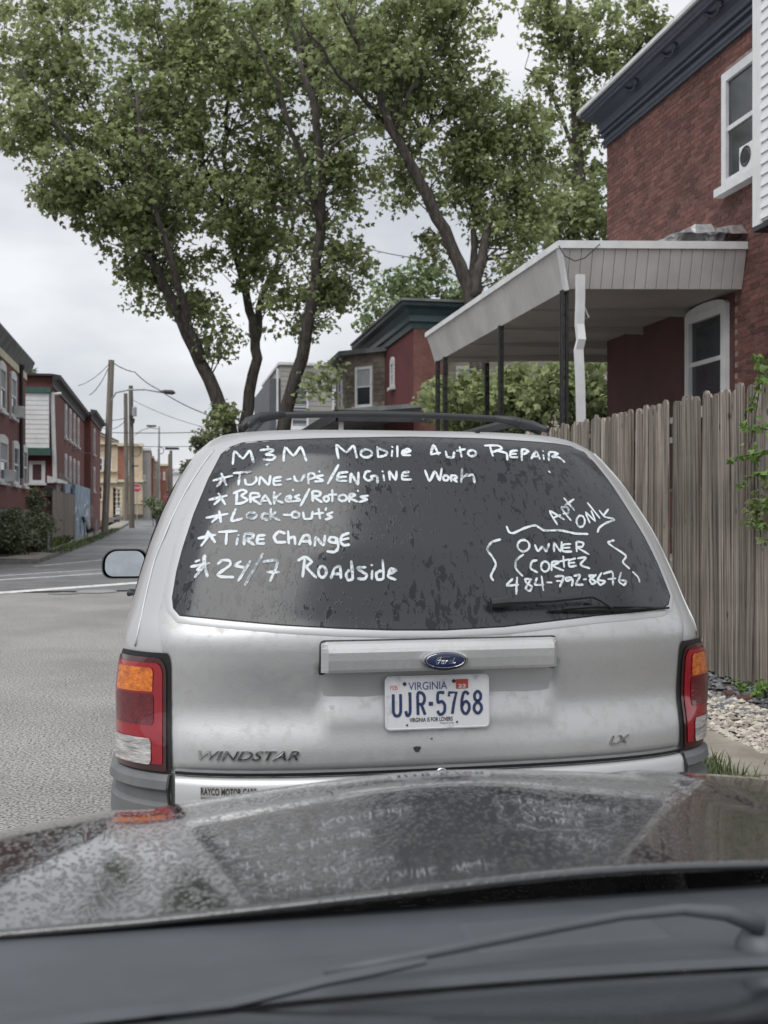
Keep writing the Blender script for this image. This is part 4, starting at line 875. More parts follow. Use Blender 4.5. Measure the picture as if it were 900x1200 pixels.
def tree(label, root, limbs, blobs, leaf='leaf', size=.17, per=62, cr=.55, group=None, name='sycamore_tree', twig=.5, amp=.05, mult=1.0):
    """limbs: [(points, r0, r1)]; blobs: [(centre, (rx, ry, rz), clumps)]"""
    t = empty(name, root, label, 'tree', group); nodes = []
    for i, (P, r0, r1) in enumerate(limbs):
        Q = wob(P, 4, amp if i else amp * .6); n = len(Q); mb = MB(); mb.tube(Q, [r0 + (r1 - r0) * (k / (n - 1)) ** .8 for k in range(n)], 10 if r0 > .12 else 6)
        mb.build('trunk' if r0 > .16 else 'limb', 'bark', t, smooth=True)
        for k, q in enumerate(Q): nodes.append((q, r0 + (r1 - r0) * k / (n - 1)))
    cs, rs, ct = [], [], []
    for c, rr_, n in blobs:
        for _ in range(int(n * mult)):
            d = Vector((random.gauss(0, 1), random.gauss(0, 1), random.gauss(0, 1))).normalized() * random.random() ** .45
            cs.append((c[0] + d.x * rr_[0], c[1] + d.y * rr_[1], c[2] + d.z * rr_[2])); rs.append(cr * random.uniform(.5, 1.4)); ct.append(int(per * random.uniform(.3, 1.35)))
    mb = MB(); NV = np.array([tuple(q[0]) for q in nodes])
    for c in cs:
        if random.random() > twig: continue
        d = NV - np.array(c); k = (d[:, 0] ** 2 + d[:, 1] ** 2 + (d[:, 2] * 1.0 + .8) ** 2).argmin(); a = Vector(NV[k]); b = Vector(c)
        m1 = a.lerp(b, .5) + Vector((random.uniform(-.2, .2), random.uniform(-.2, .2), random.uniform(-.25, .05))) * (b - a).length * .4
        r = min(nodes[k][1] * .5, .012 + .009 * (b - a).length); mb.tube([a, a.lerp(m1, .5), m1, m1.lerp(b, .5), b], [r, r * .85, r * .65, r * .45, r * .2], 5, False)
    if mb.v: tag(mb.build('twigs', 'bark', t), kind='stuff')
    leaf_cloud('crown', leaf, cs, rs, ct, size, t)
    return t
def B(u, v, d, ru, rv, n, rd=None): c = at(u, v, d); k = d / FOC; return ((c.x, c.y, c.z), (ru * k, (rd or ru * k), rv * k), n)

r1 = ground(300, 658); r1 = Vector((r1.x, r1.y, .14)); D1 = 31.0
b1 = at(300, 601, D1)
tree('tall leafy sycamore with three leaning trunks beyond the minivan roof, largest tree here', (b1.x, b1.y, .14), [
    ([(b1.x - .2, b1.y, 0), at(268, 500, D1), at(236, 425, D1 - .3), at(205, 360, D1 - .8), at(185, 318, D1 - 1), at(150, 270, D1 - 1.6), at(118, 225, D1 - 2.2)], .27, .055),
    ([(b1.x, b1.y + .4, 0), at(286, 500, D1 + .6), at(300, 420, D1 + .8), at(296, 375, D1 + .9), at(285, 330, D1 + 1), at(268, 260, D1 + 1.0), at(262, 180, D1 + 1)], .22, .065),
    ([(b1.x + .3, b1.y, 0), at(332, 497, D1), at(352, 420, D1 - .4), at(367, 340, D1 - .8), at(376, 270, D1 - 1.2), at(378, 200, D1 - 1.6), at(369, 130, D1 - 2), at(350, 60, D1 - 2)], .235, .08),
    ([at(236, 425, D1 - .3), at(222, 380, D1 - 1), at(200, 300, D1 - 2), at(170, 200, D1 - 2.6), at(160, 110, D1 - 3)], .16, .04),
    ([at(205, 360, D1 - .8), at(160, 300, D1), at(110, 250, D1 + .5)], .10, .03),
    ([at(300, 400, D1 + .8), at(306, 350, D1 + 1.4), at(326, 310, D1 + 2), at(340, 230, D1 + 2.4)], .13, .04),
    ([at(376, 270, D1 - 1.2), at(350, 175, D1 - 2), at(325, 100, D1 - 2.6), at(290, 30, D1 - 3)], .11, .03),
    ([at(378, 200, D1 - 1.6), at(395, 165, D1 - 2), at(430, 150, D1 - 2.4)], .07, .025),
    ([at(268, 260, D1 + 1), at(230, 170, D1 + .6), at(195, 80, D1)], .09, .03),
    ([at(262, 180, D1 + 1), at(270, 90, D1 + .6), at(255, 0, D1 + .6)], .09, .03),
    ([at(118, 225, D1 - 2.2), at(70, 150, D1 - 3), at(30, 90, D1 - 3)], .07, .02),
    ([at(185, 318, D1 - 1), at(100, 110, D1 - 1), at(60, 10, D1 - 1)], .09, .03)], [
    B(60, 60, D1 - 1.5, 75, 55, 30), B(60, 150, D1 - 2, 70, 50, 30), B(15, 110, D1 - 2, 40, 75, 16), B(120, 205, D1 - 2, 85, 55, 44), B(75, 225, D1 - 2, 50, 24, 14), B(150, 262, D1 - 1.5, 62, 42, 30), B(170, 120, D1 - 1, 80, 80, 52),
    B(250, 90, D1, 90, 90, 62), B(230, 220, D1 - .5, 85, 75, 60), B(205, 320, D1, 62, 42, 30), B(225, 360, D1 - .5, 40, 26, 9), B(330, 90, D1 - .5, 90, 90, 62), B(330, 220, D1, 78, 75, 50), B(300, 310, D1 + 1, 52, 52, 24),
    B(400, 200, D1 - 1, 50, 70, 24), B(400, 300, D1 - .5, 42, 40, 15), B(345, 360, D1, 55, 34, 15), B(390, 345, D1, 24, 14, 4), B(255, 395, D1, 36, 24, 5), B(160, 20, D1, 110, 34, 34), B(300, 5, D1, 120, 40, 40), B(60, 5, D1, 60, 26, 12), B(420, 80, D1 - 1, 56, 90, 34),
    B(262, 490, D1 - .3, 16, 16, 6), B(378, 452, D1 - 1.5, 15, 11, 3), B(385, 432, D1 - 1.5, 8, 12, 2)], size=.158, per=66, cr=.60, mult=1.3)
D2 = 27.0; b2 = at(552, 601, D2)
tree('forked sycamore leaning left behind the white porch roof', (b2.x, b2.y, .3), [
    ([(b2.x + .2, b2.y, .2), at(560, 400, D2), at(551, 345, D2), at(535, 300, D2), at(505, 240, D2 - .3), at(480, 190, D2 - .6), at(458, 150, D2 - .8), at(440, 100, D2 - 1), at(420, 50, D2 - 1.2), at(385, -20, D2 - 1.6)], .225, .06),
    ([at(553, 350, D2), at(565, 305, D2), at(572, 265, D2 + .4), at(590, 240, D2 + .8), at(625, 210, D2 + 1)], .17, .05),
    ([at(553, 345, D2), at(558, 290, D2 + .6), at(552, 220, D2 + 1), at(548, 110, D2 + 1.3)], .12, .035),
    ([at(458, 150, D2 - .8), at(470, 90, D2 - .4), at(462, 0, D2)], .09, .03), ([at(462, 155, D2 - .8), at(490, 90, D2 - .6), at(530, 40, D2)], .08, .025), ([at(458, 150, D2), at(400, 90, D2 - 2), at(350, 20, D2 - 3)], .08, .02),
    ([at(480, 190, D2), at(520, 130, D2 + 1), at(560, 60, D2 + 1)], .07, .02)], [
    B(430, 60, D2 - .8, 70, 75, 44), B(500, 60, D2, 60, 75, 40), B(540, 130, D2 + .8, 60, 55, 36), B(480, 150, D2, 50, 60, 20), B(590, 170, D2 + 1, 62, 55, 42), B(620, 235, D2 + 1, 44, 50, 30), B(560, 230, D2 + 1, 50, 45, 24), B(600, 275, D2 + .6, 50, 30, 16),
    B(490, 220, D2, 34, 30, 7), B(515, 290, D2 + .6, 24, 24, 6), B(500, 5, D2, 120, 26, 26), B(590, 320, D2, 30, 14, 5), B(640, 180, D2 + 2, 24, 60, 14), B(460, 232, D2, 16, 12, 2)], size=.142, per=64, cr=.52, mult=1.3)
D3 = 42.0; b3 = at(650, 601, D3)
tree('slender tree with an open crown rising behind the red brick house', (b3.x, b3.y, .5), [
    ([(b3.x, b3.y, .3), at(655, 400, D3), at(680, 220, D3), at(675, 130, D3), at(668, 40, D3), at(665, -30, D3)], .34, .10), ([at(680, 200, D3), at(640, 95, D3), at(615, 80, D3)], .10, .03), ([at(675, 170, D3), at(720, 90, D3), at(770, 30, D3)], .12, .03), ([at(690, 280, D3), at(720, 240, D3), at(740, 200, D3)], .1, .03)], [
    B(650, 30, D3, 50, 40, 26), B(700, 60, D3, 60, 45, 36), B(765, 35, D3, 40, 24, 14), B(800, 60, D3, 40, 40, 12), B(640, 90, D3, 26, 26, 6), B(690, 130, D3, 50, 36, 22), B(700, 200, D3, 50, 36, 24), B(690, 260, D3, 50, 40, 30), B(655, 265, D3, 40, 30, 16), B(740, 130, D3, 30, 60, 16), B(700, 5, D3, 60, 16, 10)], size=.22, per=58, cr=.62)
D4 = 60.0; b4 = at(470, 601, D4)
tree('pale distant tree behind the teal-corniced house', (b4.x, b4.y, .4), [([(b4.x, b4.y, .3), at(470, 400, D4), at(480, 330, D4)], .3, .1)], [B(480, 345, D4, 62, 30, 34), B(525, 350, D4, 40, 30, 18), B(440, 372, D4, 26, 16, 8), B(510, 320, D4, 30, 16, 8)], leaf='leaf_light', size=.26, per=52, cr=.8, name='distant_tree')
D5 = 62.0; b5 = at(228, 601, D5)
tree('small green tree at the roadside just left of the minivan roof', (b5.x, b5.y, .2), [([(b5.x, b5.y, .1), at(226, 570, D5), at(232, 540, D5)], .16, .05), ([at(226, 575, D5), at(222, 550, D5), at(214, 545, D5)], .06, .02)], [B(238, 528, D5, 16, 18, 12), B(228, 550, D5, 15, 10, 8), B(216, 545, D5, 9, 10, 4), B(246, 516, D5, 16, 8, 5), B(232, 575, D5, 14, 14, 8)], leaf='leaf_dark', size=.2, per=70, cr=.5, name='small_tree')
D6 = 52.0; b6 = at(33, 500, D6)
tree('dark treetop showing between the brick row house and the red row house', (b6.x, b6.y, .4), [([(b6.x, b6.y, .3), at(33, 500, D6), at(33, 450, D6)], .2, .08)], [B(33, 448, D6, 7, 14, 10), B(30, 470, D6, 8, 14, 6)], leaf='leaf_dark', size=.2, per=60, cr=.4, name='small_tree')
# hedge mass, bushes
def bush(name, label, cs, leaf, size, per, cr, cat='bush', stems=True):
    c0_ = Vector((sum(c[0][0] for c in cs) / len(cs), sum(c[0][1] for c in cs) / len(cs), 0)); c0_.z = gz(c0_.x, c0_.y)
    t = empty(name, c0_, label, cat); P, R_, K = [], [], []
    for c, rr_, n in cs:
        for _ in range(n):
            d = Vector((random.gauss(0, 1), random.gauss(0, 1), random.gauss(0, 1))).normalized() * random.random() ** .4
            P.append((c[0] + d.x * rr_[0], c[1] + d.y * rr_[1], max(c[2] + d.z * rr_[2], c0_.z + .1))); R_.append(cr * random.uniform(.6, 1.2)); K.append(int(per * random.uniform(.6, 1.3)))
    mb = MB()
    for p in P[::3]:
        b = Vector((c0_.x * .3 + p[0] * .7, c0_.y * .3 + p[1] * .7, c0_.z)); mb.tube([b, b.lerp(Vector(p), .5) + Vector((random.uniform(-.1, .1), 0, 0)), p], [.03, .02, .008], 5, False)
    if mb.v: tag(mb.build('stems', 'bark', t), kind='stuff')
    leaf_cloud('foliage', leaf, P, R_, K, size, t); return t
bush('hedge', 'overgrown dark hedge in front of the brown brick row house', [B(-14, 622, 33, 40, 18, 40, .6), B(16, 620, 34, 22, 20, 30, .5), B(40, 620, 35.5, 18, 20, 24, .5), B(46, 630, 36, 7, 12, 10, .4), B(6, 634, 33, 40, 12, 26, .5)], 'leaf_dark', .09, 95, .42, 'hedge')
bush('bush', 'tall bush growing up against the little grey shed', [B(42, 588, 41, 8, 16, 14, .5), B(36, 604, 40, 12, 12, 12, .5)], 'leaf_dark', .11, 75, .38)
bush('bush', 'far green bush at the kerb beyond the stop signs', [B(186, 596, 84, 8, 11, 14, .8), B(181, 590, 84, 6, 7, 6, .6)], 'leaf_dark', .2, 60, .6)
bush('bush', 'leafy shrubs seen under the white porch roof', [B(560, 470, 21, 70, 30, 46, 1.2), B(640, 465, 20, 60, 28, 36, 1.0), B(700, 450, 19.5, 24, 40, 14, .8), B(600, 505, 21, 90, 22, 34, 1.0), B(540, 450, 22, 40, 14, 8, .8), B(620, 440, 21, 40, 12, 8, .8)], 'leaf', .13, 64, .36)
bush('small_tree', 'low sapling with sparse leaves by the dark-posted corner of the porch', [B(690, 500, 17, 30, 30, 14, .6)], 'leaf', .12, 60, .3, 'tree')

tree('leafy yard tree over the fence, mirrored in the corner of the minivan window', (6.6, -.4, .5), [([(6.6, -.4, .3), (6.5, -.5, 2.5), (6.4, -.5, 4.5)], .14, .05)], [((6.4, -.5, 4.6), (1.3, 1.6, 1.3), 34), ((6.2, .6, 3.8), (.8, .8, .8), 10)], size=.15, per=50, cr=.45, name='yard_tree')

# ------------------------------------------------------------------ board fence, every board its own part
fence = empty('board_fence', (3.54, 6.0, .35), 'tall weathered grey board fence with rounded tops running along the right of the minivan', 'fence')
def board_mesh(wd_, h, seed):
    rs = random.Random(seed); bm_ = MB(); hh = wd_ / 2; c = .026; lean = rs.uniform(-.004, .004)
    prof = [(-hh, 0), (hh, 0), (hh + lean, h - c * 1.3), (hh * .62 + lean, h - .006), (lean, h), (-hh * .62 + lean, h - .006), (-hh + lean, h - c * 1.3)]
    n = len(prof); bm_.v = [(-.009, y, z) for y, z in prof] + [(.009, y, z) for y, z in prof]
    bm_.f = [tuple(range(n))[::-1], tuple(range(n, 2 * n))] + [(i, (i + 1) % n, n + (i + 1) % n, n + i) for i in range(n)]
    o = bm_.build('board', 'fence_wood', None, bevel=0); me = o.data; bpy.data.objects.remove(o); return me
bmesh_ = [board_mesh(.070 + .006 * (k % 4), 1.84 + .012 * ((k * 7) % 3), k) for k in range(8)]
y = 4.2
while y < 15.6:
    me = random.choice(bmesh_); o = bpy.data.objects.new('board', me); C.objects.link(o); o.parent = fence
    wd_ = max(v.co.y for v in me.vertices) * 2; y += wd_ / 2 + random.uniform(.003, .011)
    o.location = (random.uniform(-.014, .012), y - 6.0, random.uniform(-.012, .012) + (0 if y < 13 else -.02)); o.rotation_euler = (random.uniform(-.006, .006), random.uniform(-.01, .01), random.uniform(-.04, .04)); y += wd_ / 2
for z in (.55, 1.2, 1.95):
    mb = MB(); mb.box(3.56, 3.60, 4.2, 15.6, z, z + .09); mb.build('rail', 'fence_wood', fence)
for yy in np.arange(4.4, 15.7, 2.4):
    mb = MB(); mb.box(3.60, 3.69, yy, yy + .09, .2, 2.1); mb.build('post', 'fence_wood', fence)
# vine hanging over the fence
vine = empty('climbing_vine', (3.45, 6.1, .34), 'green vine with pointed leaves hanging over the board fence at the right edge', 'vine')
mb = MB(); PV = []
def vx(u, v): return atX(u, v, 3.47)
for pts in ([(905, 400), (893, 430), (888, 470), (880, 520), (888, 560), (892, 640)], [(905, 505), (893, 502), (876, 500), (866, 498)], [(905, 530), (885, 532), (868, 535), (856, 538)], [(905, 560), (890, 555), (876, 560), (868, 572)], [(905, 590), (890, 590), (875, 600)], [(893, 440), (882, 470), (872, 488)], [(905, 620), (888, 612), (878, 616)], [(900, 448), (890, 420), (886, 418)]):
    Q = [vx(*p) for p in pts]; mb.tube(Q, .0035, 5)
    for i in range(len(Q) - 1):
        for j in range(3): PV.append(Q[i].lerp(Q[i + 1], j / 3))
mb.build('stem', 'bark', vine)
leaf_cloud('leaves', 'leaf_vine', [tuple(p) for p in PV], [.045] * len(PV), [3] * len(PV), .046, vine)
PV2 = [vx(u, v) for u, v in ((886, 600), (893, 615), (880, 612), (896, 600), (876, 590), (890, 575), (897, 635))]
leaf_cloud('lower_leaves', 'leaf', [tuple(p) for p in PV2], [.07] * 7, [9] * 7, .05, vine)  # lower clumps in the paler, greyer leaf green
sap = bush('weed', 'leafy green weed growing in the gravel near the fence foot', [((3.42, 5.95, .36), (.08, .30, .05), 9)], 'leaf_vine', .04, 12, .05, 'weed')
sap = bush('weed', 'small weed sprouting beside the van behind its right tail light', [((3.35, 7.4, .34), (.05, .10, .08), 5)], 'leaf', .05, 18, .05, 'weed')

# ------------------------------------------------------------------ windows, siding
UX, UY = (1, 0), (0, 1)
def window(parent, O, U, Nn, a0, a1, z0, z1, fm='white_paint', arch=0.0, fw=.08, out_=.05, curtain=False, pm='house_glass', rail=True, sill=True):
    mb = MB()
    mb.obox(O, U, Nn, a0, a0 + fw, -.02, out_, z0, z1); mb.obox(O, U, Nn, a1 - fw, a1, -.02, out_, z0, z1); mb.obox(O, U, Nn, a0 + fw, a1 - fw, -.02, out_ - .003, z0, z0 + fw * .8); mb.obox(O, U, Nn, a0 + fw, a1 - fw, -.02, out_ - .003, z1 - fw, z1)
    if rail: mb.obox(O, U, Nn, a0 + fw, a1 - fw, -.02, out_ - .02, (z0 + z1) / 2 - fw * .25, (z0 + z1) / 2 + fw * .25)
    if sill: mb.obox(O, U, Nn, a0 - .06, a1 + .06, -.02, out_ + .06, z0 - .09, z0 - .003)
    if arch:
        n = 8; P = lambda a, k, z: (O[0] + U[0] * a + Nn[0] * k, O[1] + U[1] * a + Nn[1] * k, z); cx = (a0 + a1) / 2; hw = (a1 - a0) / 2
        pr = [(cx + hw * math.cos(math.pi * i / n), z1 + .002 + arch * math.sin(math.pi * i / n)) for i in range(n + 1)]
        mb.extr(None, [P(a, -.02, z) for a, z in pr], [P(a, out_, z) for a, z in pr])
    f = mb.build('window', fm, parent)
    mb = MB(); mb.obox(O, U, Nn, a0 + fw * .9, a1 - fw * .9, -.01, .012, z0 + fw * .7, z1 - fw * .9); mb.build('pane', pm, f)
    if curtain:
        mb = MB(); mb.obox(O, U, Nn, a0 + fw * .9, a1 - fw * .9, .012, .015, (z0 + z1) / 2, z1 - fw * .9); mb.build('curtain', 'curtain', f)
    return f
def laps(parent, O, U, Nn, a0, a1, z0, z1, m, pitch=.12, name='siding', single=False, dep=.016):
    """lapped boards; one part when too far to pick apart, else one object each"""
    z = z0; first = None; mb = MB()
    P = lambda a, k, zz: (O[0] + U[0] * a + Nn[0] * k, O[1] + U[1] * a + Nn[1] * k, zz)
    while z < z1 - .01:
        q = MB() if single else mb; h = min(pitch, z1 - z)
        if single and first is not None and h == pitch:
            c = first.copy(); C.objects.link(c); c.location = (first.location[0], first.location[1], first.location[2] + (z - z0)); z += pitch; continue
        q.extr(None, [P(a0, 0, z), P(a0, dep, z), P(a0, .003, z + h), P(a0, 0, z + h)], [P(a1, 0, z), P(a1, dep, z), P(a1, .003, z + h), P(a1, 0, z + h)])
        if single:
            o = q.build('siding_board', m, parent)
            if first is None: first = o
        z += pitch
    if not single: tag(mb.build(name, m, parent), kind='stuff')
def wall(parent, x0, x1, y0, y1, z0, z1, m, name='wall'): mb = MB(); mb.box(x0, x1, y0, y1, z0, z1); return mb.build(name, m, parent)

# ------------------------------------------------------------------ red brick house on the right
HX, HY0, HY1 = 6.1, 7.0, 14.63
hc = empty('brick_house', (HX, HY1, .4), 'red brick house with dark blue cornice and white metal porch, close on the right', 'house')
wall(hc, HX + .11, 13, HY0, HY1 - .003, .3, 6.7, 'mortar', 'wall_core')
bme = MB(); bme.box(-.05, .055, -.0865, .0865, -.0265, .0265); o_ = bme.build('brick', 'brick', bevel=0); bmeD = o_.data; bpy.data.objects.remove(o_)
WIN = [(10.30, 11.30, 4.93, 6.33)]
BR = []; HALF = []
def in_hole(y, z): return any(a - .05 < y < b + .05 and c - .02 < z < d + .02 for a, b, c, d in WIN)
row = 0; z = 1.7
while z < 6.60:
    y = HY1 - .0865 - (.09 if row % 2 else 0)
    if row % 2: HALF.append(z)
    while y > 8.6:
        if (z > 4.15 or y < 11.06) and not in_hole(y, z): BR.append((y, z))
        y -= .181
    z += .0600; row += 1
def vis(b): return not (b[0] < 9.9 and b[1] > 4.1)        # behind the white siding
vb = sorted([b for b in BR if vis(b)], key=lambda b: b[0] * 1.0 + abs(b[1] - 4.6) * .02)
near = set(vb[:290]); rest = MB()
for (y, z) in BR:
    j = random.uniform(-.004, .003)
    if (y, z) in near:
        o = bpy.data.objects.new('brick', bmeD); C.objects.link(o); o.parent = hc; o.location = (.055 + j, y - HY1, z - .4)
    else: rest.box(HX + .005 + j, HX + .112, y - .0865, y + .0865, z - .0265, z + .0265)
for z in HALF: rest.box(HX + .004, HX + .112, HY1 - .081, HY1, z - .0265, z + .0265)
tag(rest.build('brickwork', 'brick', hc, fix=False), kind='stuff')
wall(hc, HX + .02, HX + .109, 8.2, 14.6, .3, 1.66, 'far_brick', 'lower_wall')
wall(hc, HX + .010, HX + .108, 8.3, 14.625, 1.66, 6.62, 'mortar', 'mortar_bed')
wall(hc, HX - .004, HX + .04, 11.08, 14.60, 1.7, 4.12, 'maroon_paint', 'painted_wall')
window(hc, (HX, 0), UY, (-1, 0), 10.34, 11.27, 5.0, 6.26, fw=.10, out_=.05, curtain=False)
mb = MB(); mb.box(HX - .03, HX + .02, 10.36, 10.92, 5.08, 5.34); fan = mb.build('window_fan', 'white_vinyl', hc, bevel=.01)
for yy in (10.50, 10.78):
    mb = MB(); mb.lathe((HX - .033, yy, 5.21), (-1, 0, 0), [(.085, 0), (.105, .006), (.11, 0)], 20); mb.lathe((HX - .033, yy, 5.21), (-1, 0, 0), [(.0001, .004), (.08, .002)], 20); mb.build('fan_ring', 'dark_trim', fan)
lw = window(hc, (HX, 0), UY, (-1, 0), 11.17, 12.13, 2.55, 3.72, fw=.10, out_=.06, arch=.08, sill=False)
mb = MB(); mb.obox((HX, 0), UY, (-1, 0), 11.12, 12.50, .03, .07, 2.50, 2.56); mb.obox((HX, 0), UY, (-1, 0), 11.9, 11.96, .04, .075, 2.25, 2.50); mb.obox((HX, 0), UY, (-1, 0), 12.44, 12.50, .03, .07, 2.25, 2.50); mb.obox((HX, 0), UY, (-1, 0), 11.12, 11.18, .03, .07, 2.25, 2.50)
mb.build('storm_frame', 'white_paint', lw)
CSC = .62
# cornice: stepped mouldings below a cove and a gutter edge, swept along the wall and returned at the corner
CP = [(0, 6.56), (.06, 6.56), (.06, 6.60), (.09, 6.61), (.09, 6.65), (.05, 6.66), (.05, 6.70), (.12, 6.71), (.12, 6.745), (.08, 6.75), (.10, 6.77), (.155, 6.78), (.165, 6.82), (.12, 6.83), (.15, 6.90), (.22, 6.97), (.32, 7.01), (.40, 7.02), (.40, 7.06), (.43, 7.07), (.44, 7.11), (.47, 7.13), (0, 7.14)]
CP = [(o_ * CSC, 6.56 + (z - 6.56) * .93) for o_, z in CP]
def sweep(parent, name, m, prof, X, Y0, Y1, Xe, closed=True):
    mb = MB(); n = len(prof)
    for (px, py) in ('a', 'b'), ('c', 'd'): pass
    for o_, z in prof: mb.v.append((X - o_, Y0, z))
    for o_, z in prof: mb.v.append((X - o_, Y1 + o_, z))
    for o_, z in prof: mb.v.append((Xe, Y1 + o_, z))
    for s in (0, 1):
        for i in range(n - (0 if closed else 1)): a, b = s * n + i, s * n + (i + 1) % n; mb.f.append((a, b, b + n, a + n))
    mb.f.append(tuple(range(n)))
    return mb.build(name, m, parent)
sweep(hc, 'cornice', 'navy_trim', CP, HX, 9.93, HY1, 9)
sweep(hc, 'white_cornice', 'white_paint', CP, HX, 7.2, 9.926 - .47, 6.2) if False else None
mb = MB(); A = [(HX - o_, 9.924, z) for o_, z in CP]; mb.extr(None, A, [(HX - o_, 7.5, z) for o_, z in CP]); mb.build('white_cornice', 'white_paint', hc)
sweep(hc, 'gutter_edge', 'white_paint', [(.275, 7.096), (.325, 7.094), (.325, 7.14), (.0, 7.15), (.0, 7.101)], HX, 7.5, HY1, 9)
for yy in (11.2, 12.3, 13.4):                          # raised swag ornaments on the cove
    mb = MB()
    for dx in (-.12, .12): mb.tube([(HX - .19, yy + dx * 1.2, 6.955), (HX - .165, yy + dx * .9, 6.93), (HX - .15, yy + dx * .3, 6.90), (HX - .15, yy, 6.905)], [.014, .016, .014, .012], 6)
    mb.lathe((HX - .18, yy - .15, 6.945), (-.7, 0, -.7), [(.0001, .02), (.03, .015), (.04, 0)], 8); mb.lathe((HX - .18, yy + .15, 6.945), (-.7, 0, -.7), [(.0001, .02), (.03, .015), (.04, 0)], 8); mb.build('ornament', 'navy_trim', hc)
mb = MB(); mb.box(HX, 13, HY0, HY1, 6.98, 7.09); mb.build('roof', 'grey_roof', hc)
# white sided bay at the right edge of the view
bay = empty('white_bay', (5.6, 9.77, 4.2), None, None); bay.parent = hc; bay.location = (5.6 - HX, 9.77 - HY1, 4.2 - .4)
wall(bay, 5.62, 6.6, 7.6, 9.76, 4.2, 8.2, 'white_vinyl', 'bay_core')
laps(bay, (5.62, 0), UY, (-1, 0), 7.6, 9.66, 4.22, 8.2, 'white_vinyl', .105, single=True, dep=.02)
wall(bay, 5.585, 5.68, 9.66, 9.79, 4.17, 8.2, 'white_vinyl', 'corner_board')
wall(bay, 5.58, 6.6, 7.6, 9.78, 4.12, 4.168, 'dark_trim', 'bay_base')

# porch on posts
PXs, PYn, PYf = 3.98, 10.8, 16.68
porch = empty('porch_roof', (PXs, PYn, 0), None); porch.parent = hc; porch.location = (PXs - HX, PYn - HY1, -.4); porch.name = 'porch'
def ptop(x): return 4.19 + .09 * (x - PXs) / 2.1
def pbot(x): return 3.73 + .08 * (x - PXs) / 2.1
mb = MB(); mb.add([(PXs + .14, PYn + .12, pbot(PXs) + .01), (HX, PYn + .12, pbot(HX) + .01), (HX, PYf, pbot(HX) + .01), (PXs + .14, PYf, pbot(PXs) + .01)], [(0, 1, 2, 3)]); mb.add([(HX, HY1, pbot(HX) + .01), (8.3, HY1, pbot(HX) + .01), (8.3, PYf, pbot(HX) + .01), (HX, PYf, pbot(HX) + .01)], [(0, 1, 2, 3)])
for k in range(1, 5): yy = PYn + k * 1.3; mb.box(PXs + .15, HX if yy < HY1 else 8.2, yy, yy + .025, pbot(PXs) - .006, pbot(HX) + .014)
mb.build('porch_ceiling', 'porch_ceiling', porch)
def panel_part(name, P4, thick, nrm, m): 
    mb = MB(); A = [Vector(p) for p in P4]; Bq = [p - Vector(nrm) * thick for p in A]; mb.add(A + Bq, [(0, 1, 2, 3), (7, 6, 5, 4), (0, 4, 5, 1), (1, 5, 6, 2), (2, 6, 7, 3), (3, 7, 4, 0)]); return mb.build(name, m, porch, bevel=.004)
npn = 17
for i in range(npn):                                   # end fascia, facing us: standing-seam panels
    xa, xb = PXs + (HX - PXs) * i / npn + .004, PXs + (HX - PXs) * (i + 1) / npn - .004; sa = .12 * (1 - min(1, i / npn * 8)) if i == 0 else 0
    panel_part('fascia_panel', [(xa + (.12 if i == 0 else 0) * 1.0, PYn + .10, pbot(xa)), (xb, PYn + .10, pbot(xb)), (xb, PYn, ptop(xb) - .06), (xa, PYn, ptop(xa) - .06)], .012, (0, -1, -.2), 'porch_metal')
npn = 46
for i in range(npn):
    ya, yb = PYn + (PYf - PYn) * i / npn + .003, PYn + (PYf - PYn) * (i + 1) / npn - .003
    panel_part('fascia_panel', [(PXs + .12, ya + (.1 if i == 0 else 0), 3.73), (PXs + .12, yb - (.08 if i == npn - 1 else 0), 3.73), (PXs, yb, 4.13), (PXs, ya, 4.13)], .010, (-1, 0, -.2), 'porch_metal')
mb = MB(); mb.add([(PXs + .013, PYn + .014, 4.13), (PXs + .132, PYn + .115, 3.74), (PXs + .132, PYf, 3.74), (PXs + .013, PYf, 4.13)], [(0, 1, 2, 3)]); mb.add([(PXs + .013, PYn + .014, 4.13), (HX, PYn + .014, 4.22), (HX, PYn + .114, 3.82), (PXs + .132, PYn + .114, 3.74)], [(0, 1, 2, 3)]); mb.build('fascia_backing', 'porch_metal', porch)
mb = MB(); mb.extr(None, [(PXs - .03, PYn - .02, 4.13), (PXs - .03, PYn - .02, 4.20), (PXs - .01, PYn - .02, 4.21), (HX, PYn - .02, 4.30), (HX, PYn - .02, 4.22)], [(PXs - .03, PYf, 4.13), (PXs - .03, PYf, 4.20), (PXs - .01, PYf, 4.21), (HX, PYf, 4.30), (HX, PYf, 4.22)]); mb.box(HX, 8.3, HY1, PYf, 4.18, 4.25); mb.build('porch_roof', 'white_paint', porch)
mb = MB(); mb.extr(None, [(PXs - .012, PYn - .012, 4.14), (PXs + .105, PYn + .09, 3.72), (PXs + .135, PYn + .06, 3.72), (PXs + .03, PYn - .015, 4.14)], [(PXs - .012, PYn + .05, 4.14), (PXs + .105, PYn + .16, 3.72), (PXs + .14, PYn + .16, 3.72), (PXs + .03, PYn + .05, 4.14)]); mb.build('corner_trim', 'white_paint', porch)
for k, (px, py) in enumerate(((4.10, 10.97), (4.10, 13.2), (4.10, 16.0), (4.10, 16.45), (4.9, 16.5))):
    mb = MB(); w_ = .026 if k == 0 else .020
    for dx, dy in ((-w_, -w_), (w_, w_), (-w_, w_), (w_, -w_)): mb.box(px + dx - .011, px + dx + .011, py + dy - .011, py + dy + .011, .9, 3.735)
    for zz in np.arange(1.0, 3.7, .22): mb.tube([(px - w_, py - w_, zz), (px + w_, py + w_, zz + .11)], .007, 5); mb.tube([(px + w_, py - w_, zz + .11), (px - w_, py + w_, zz + .2)], .007, 5)
    mb.build('porch_post', 'black_iron', porch)
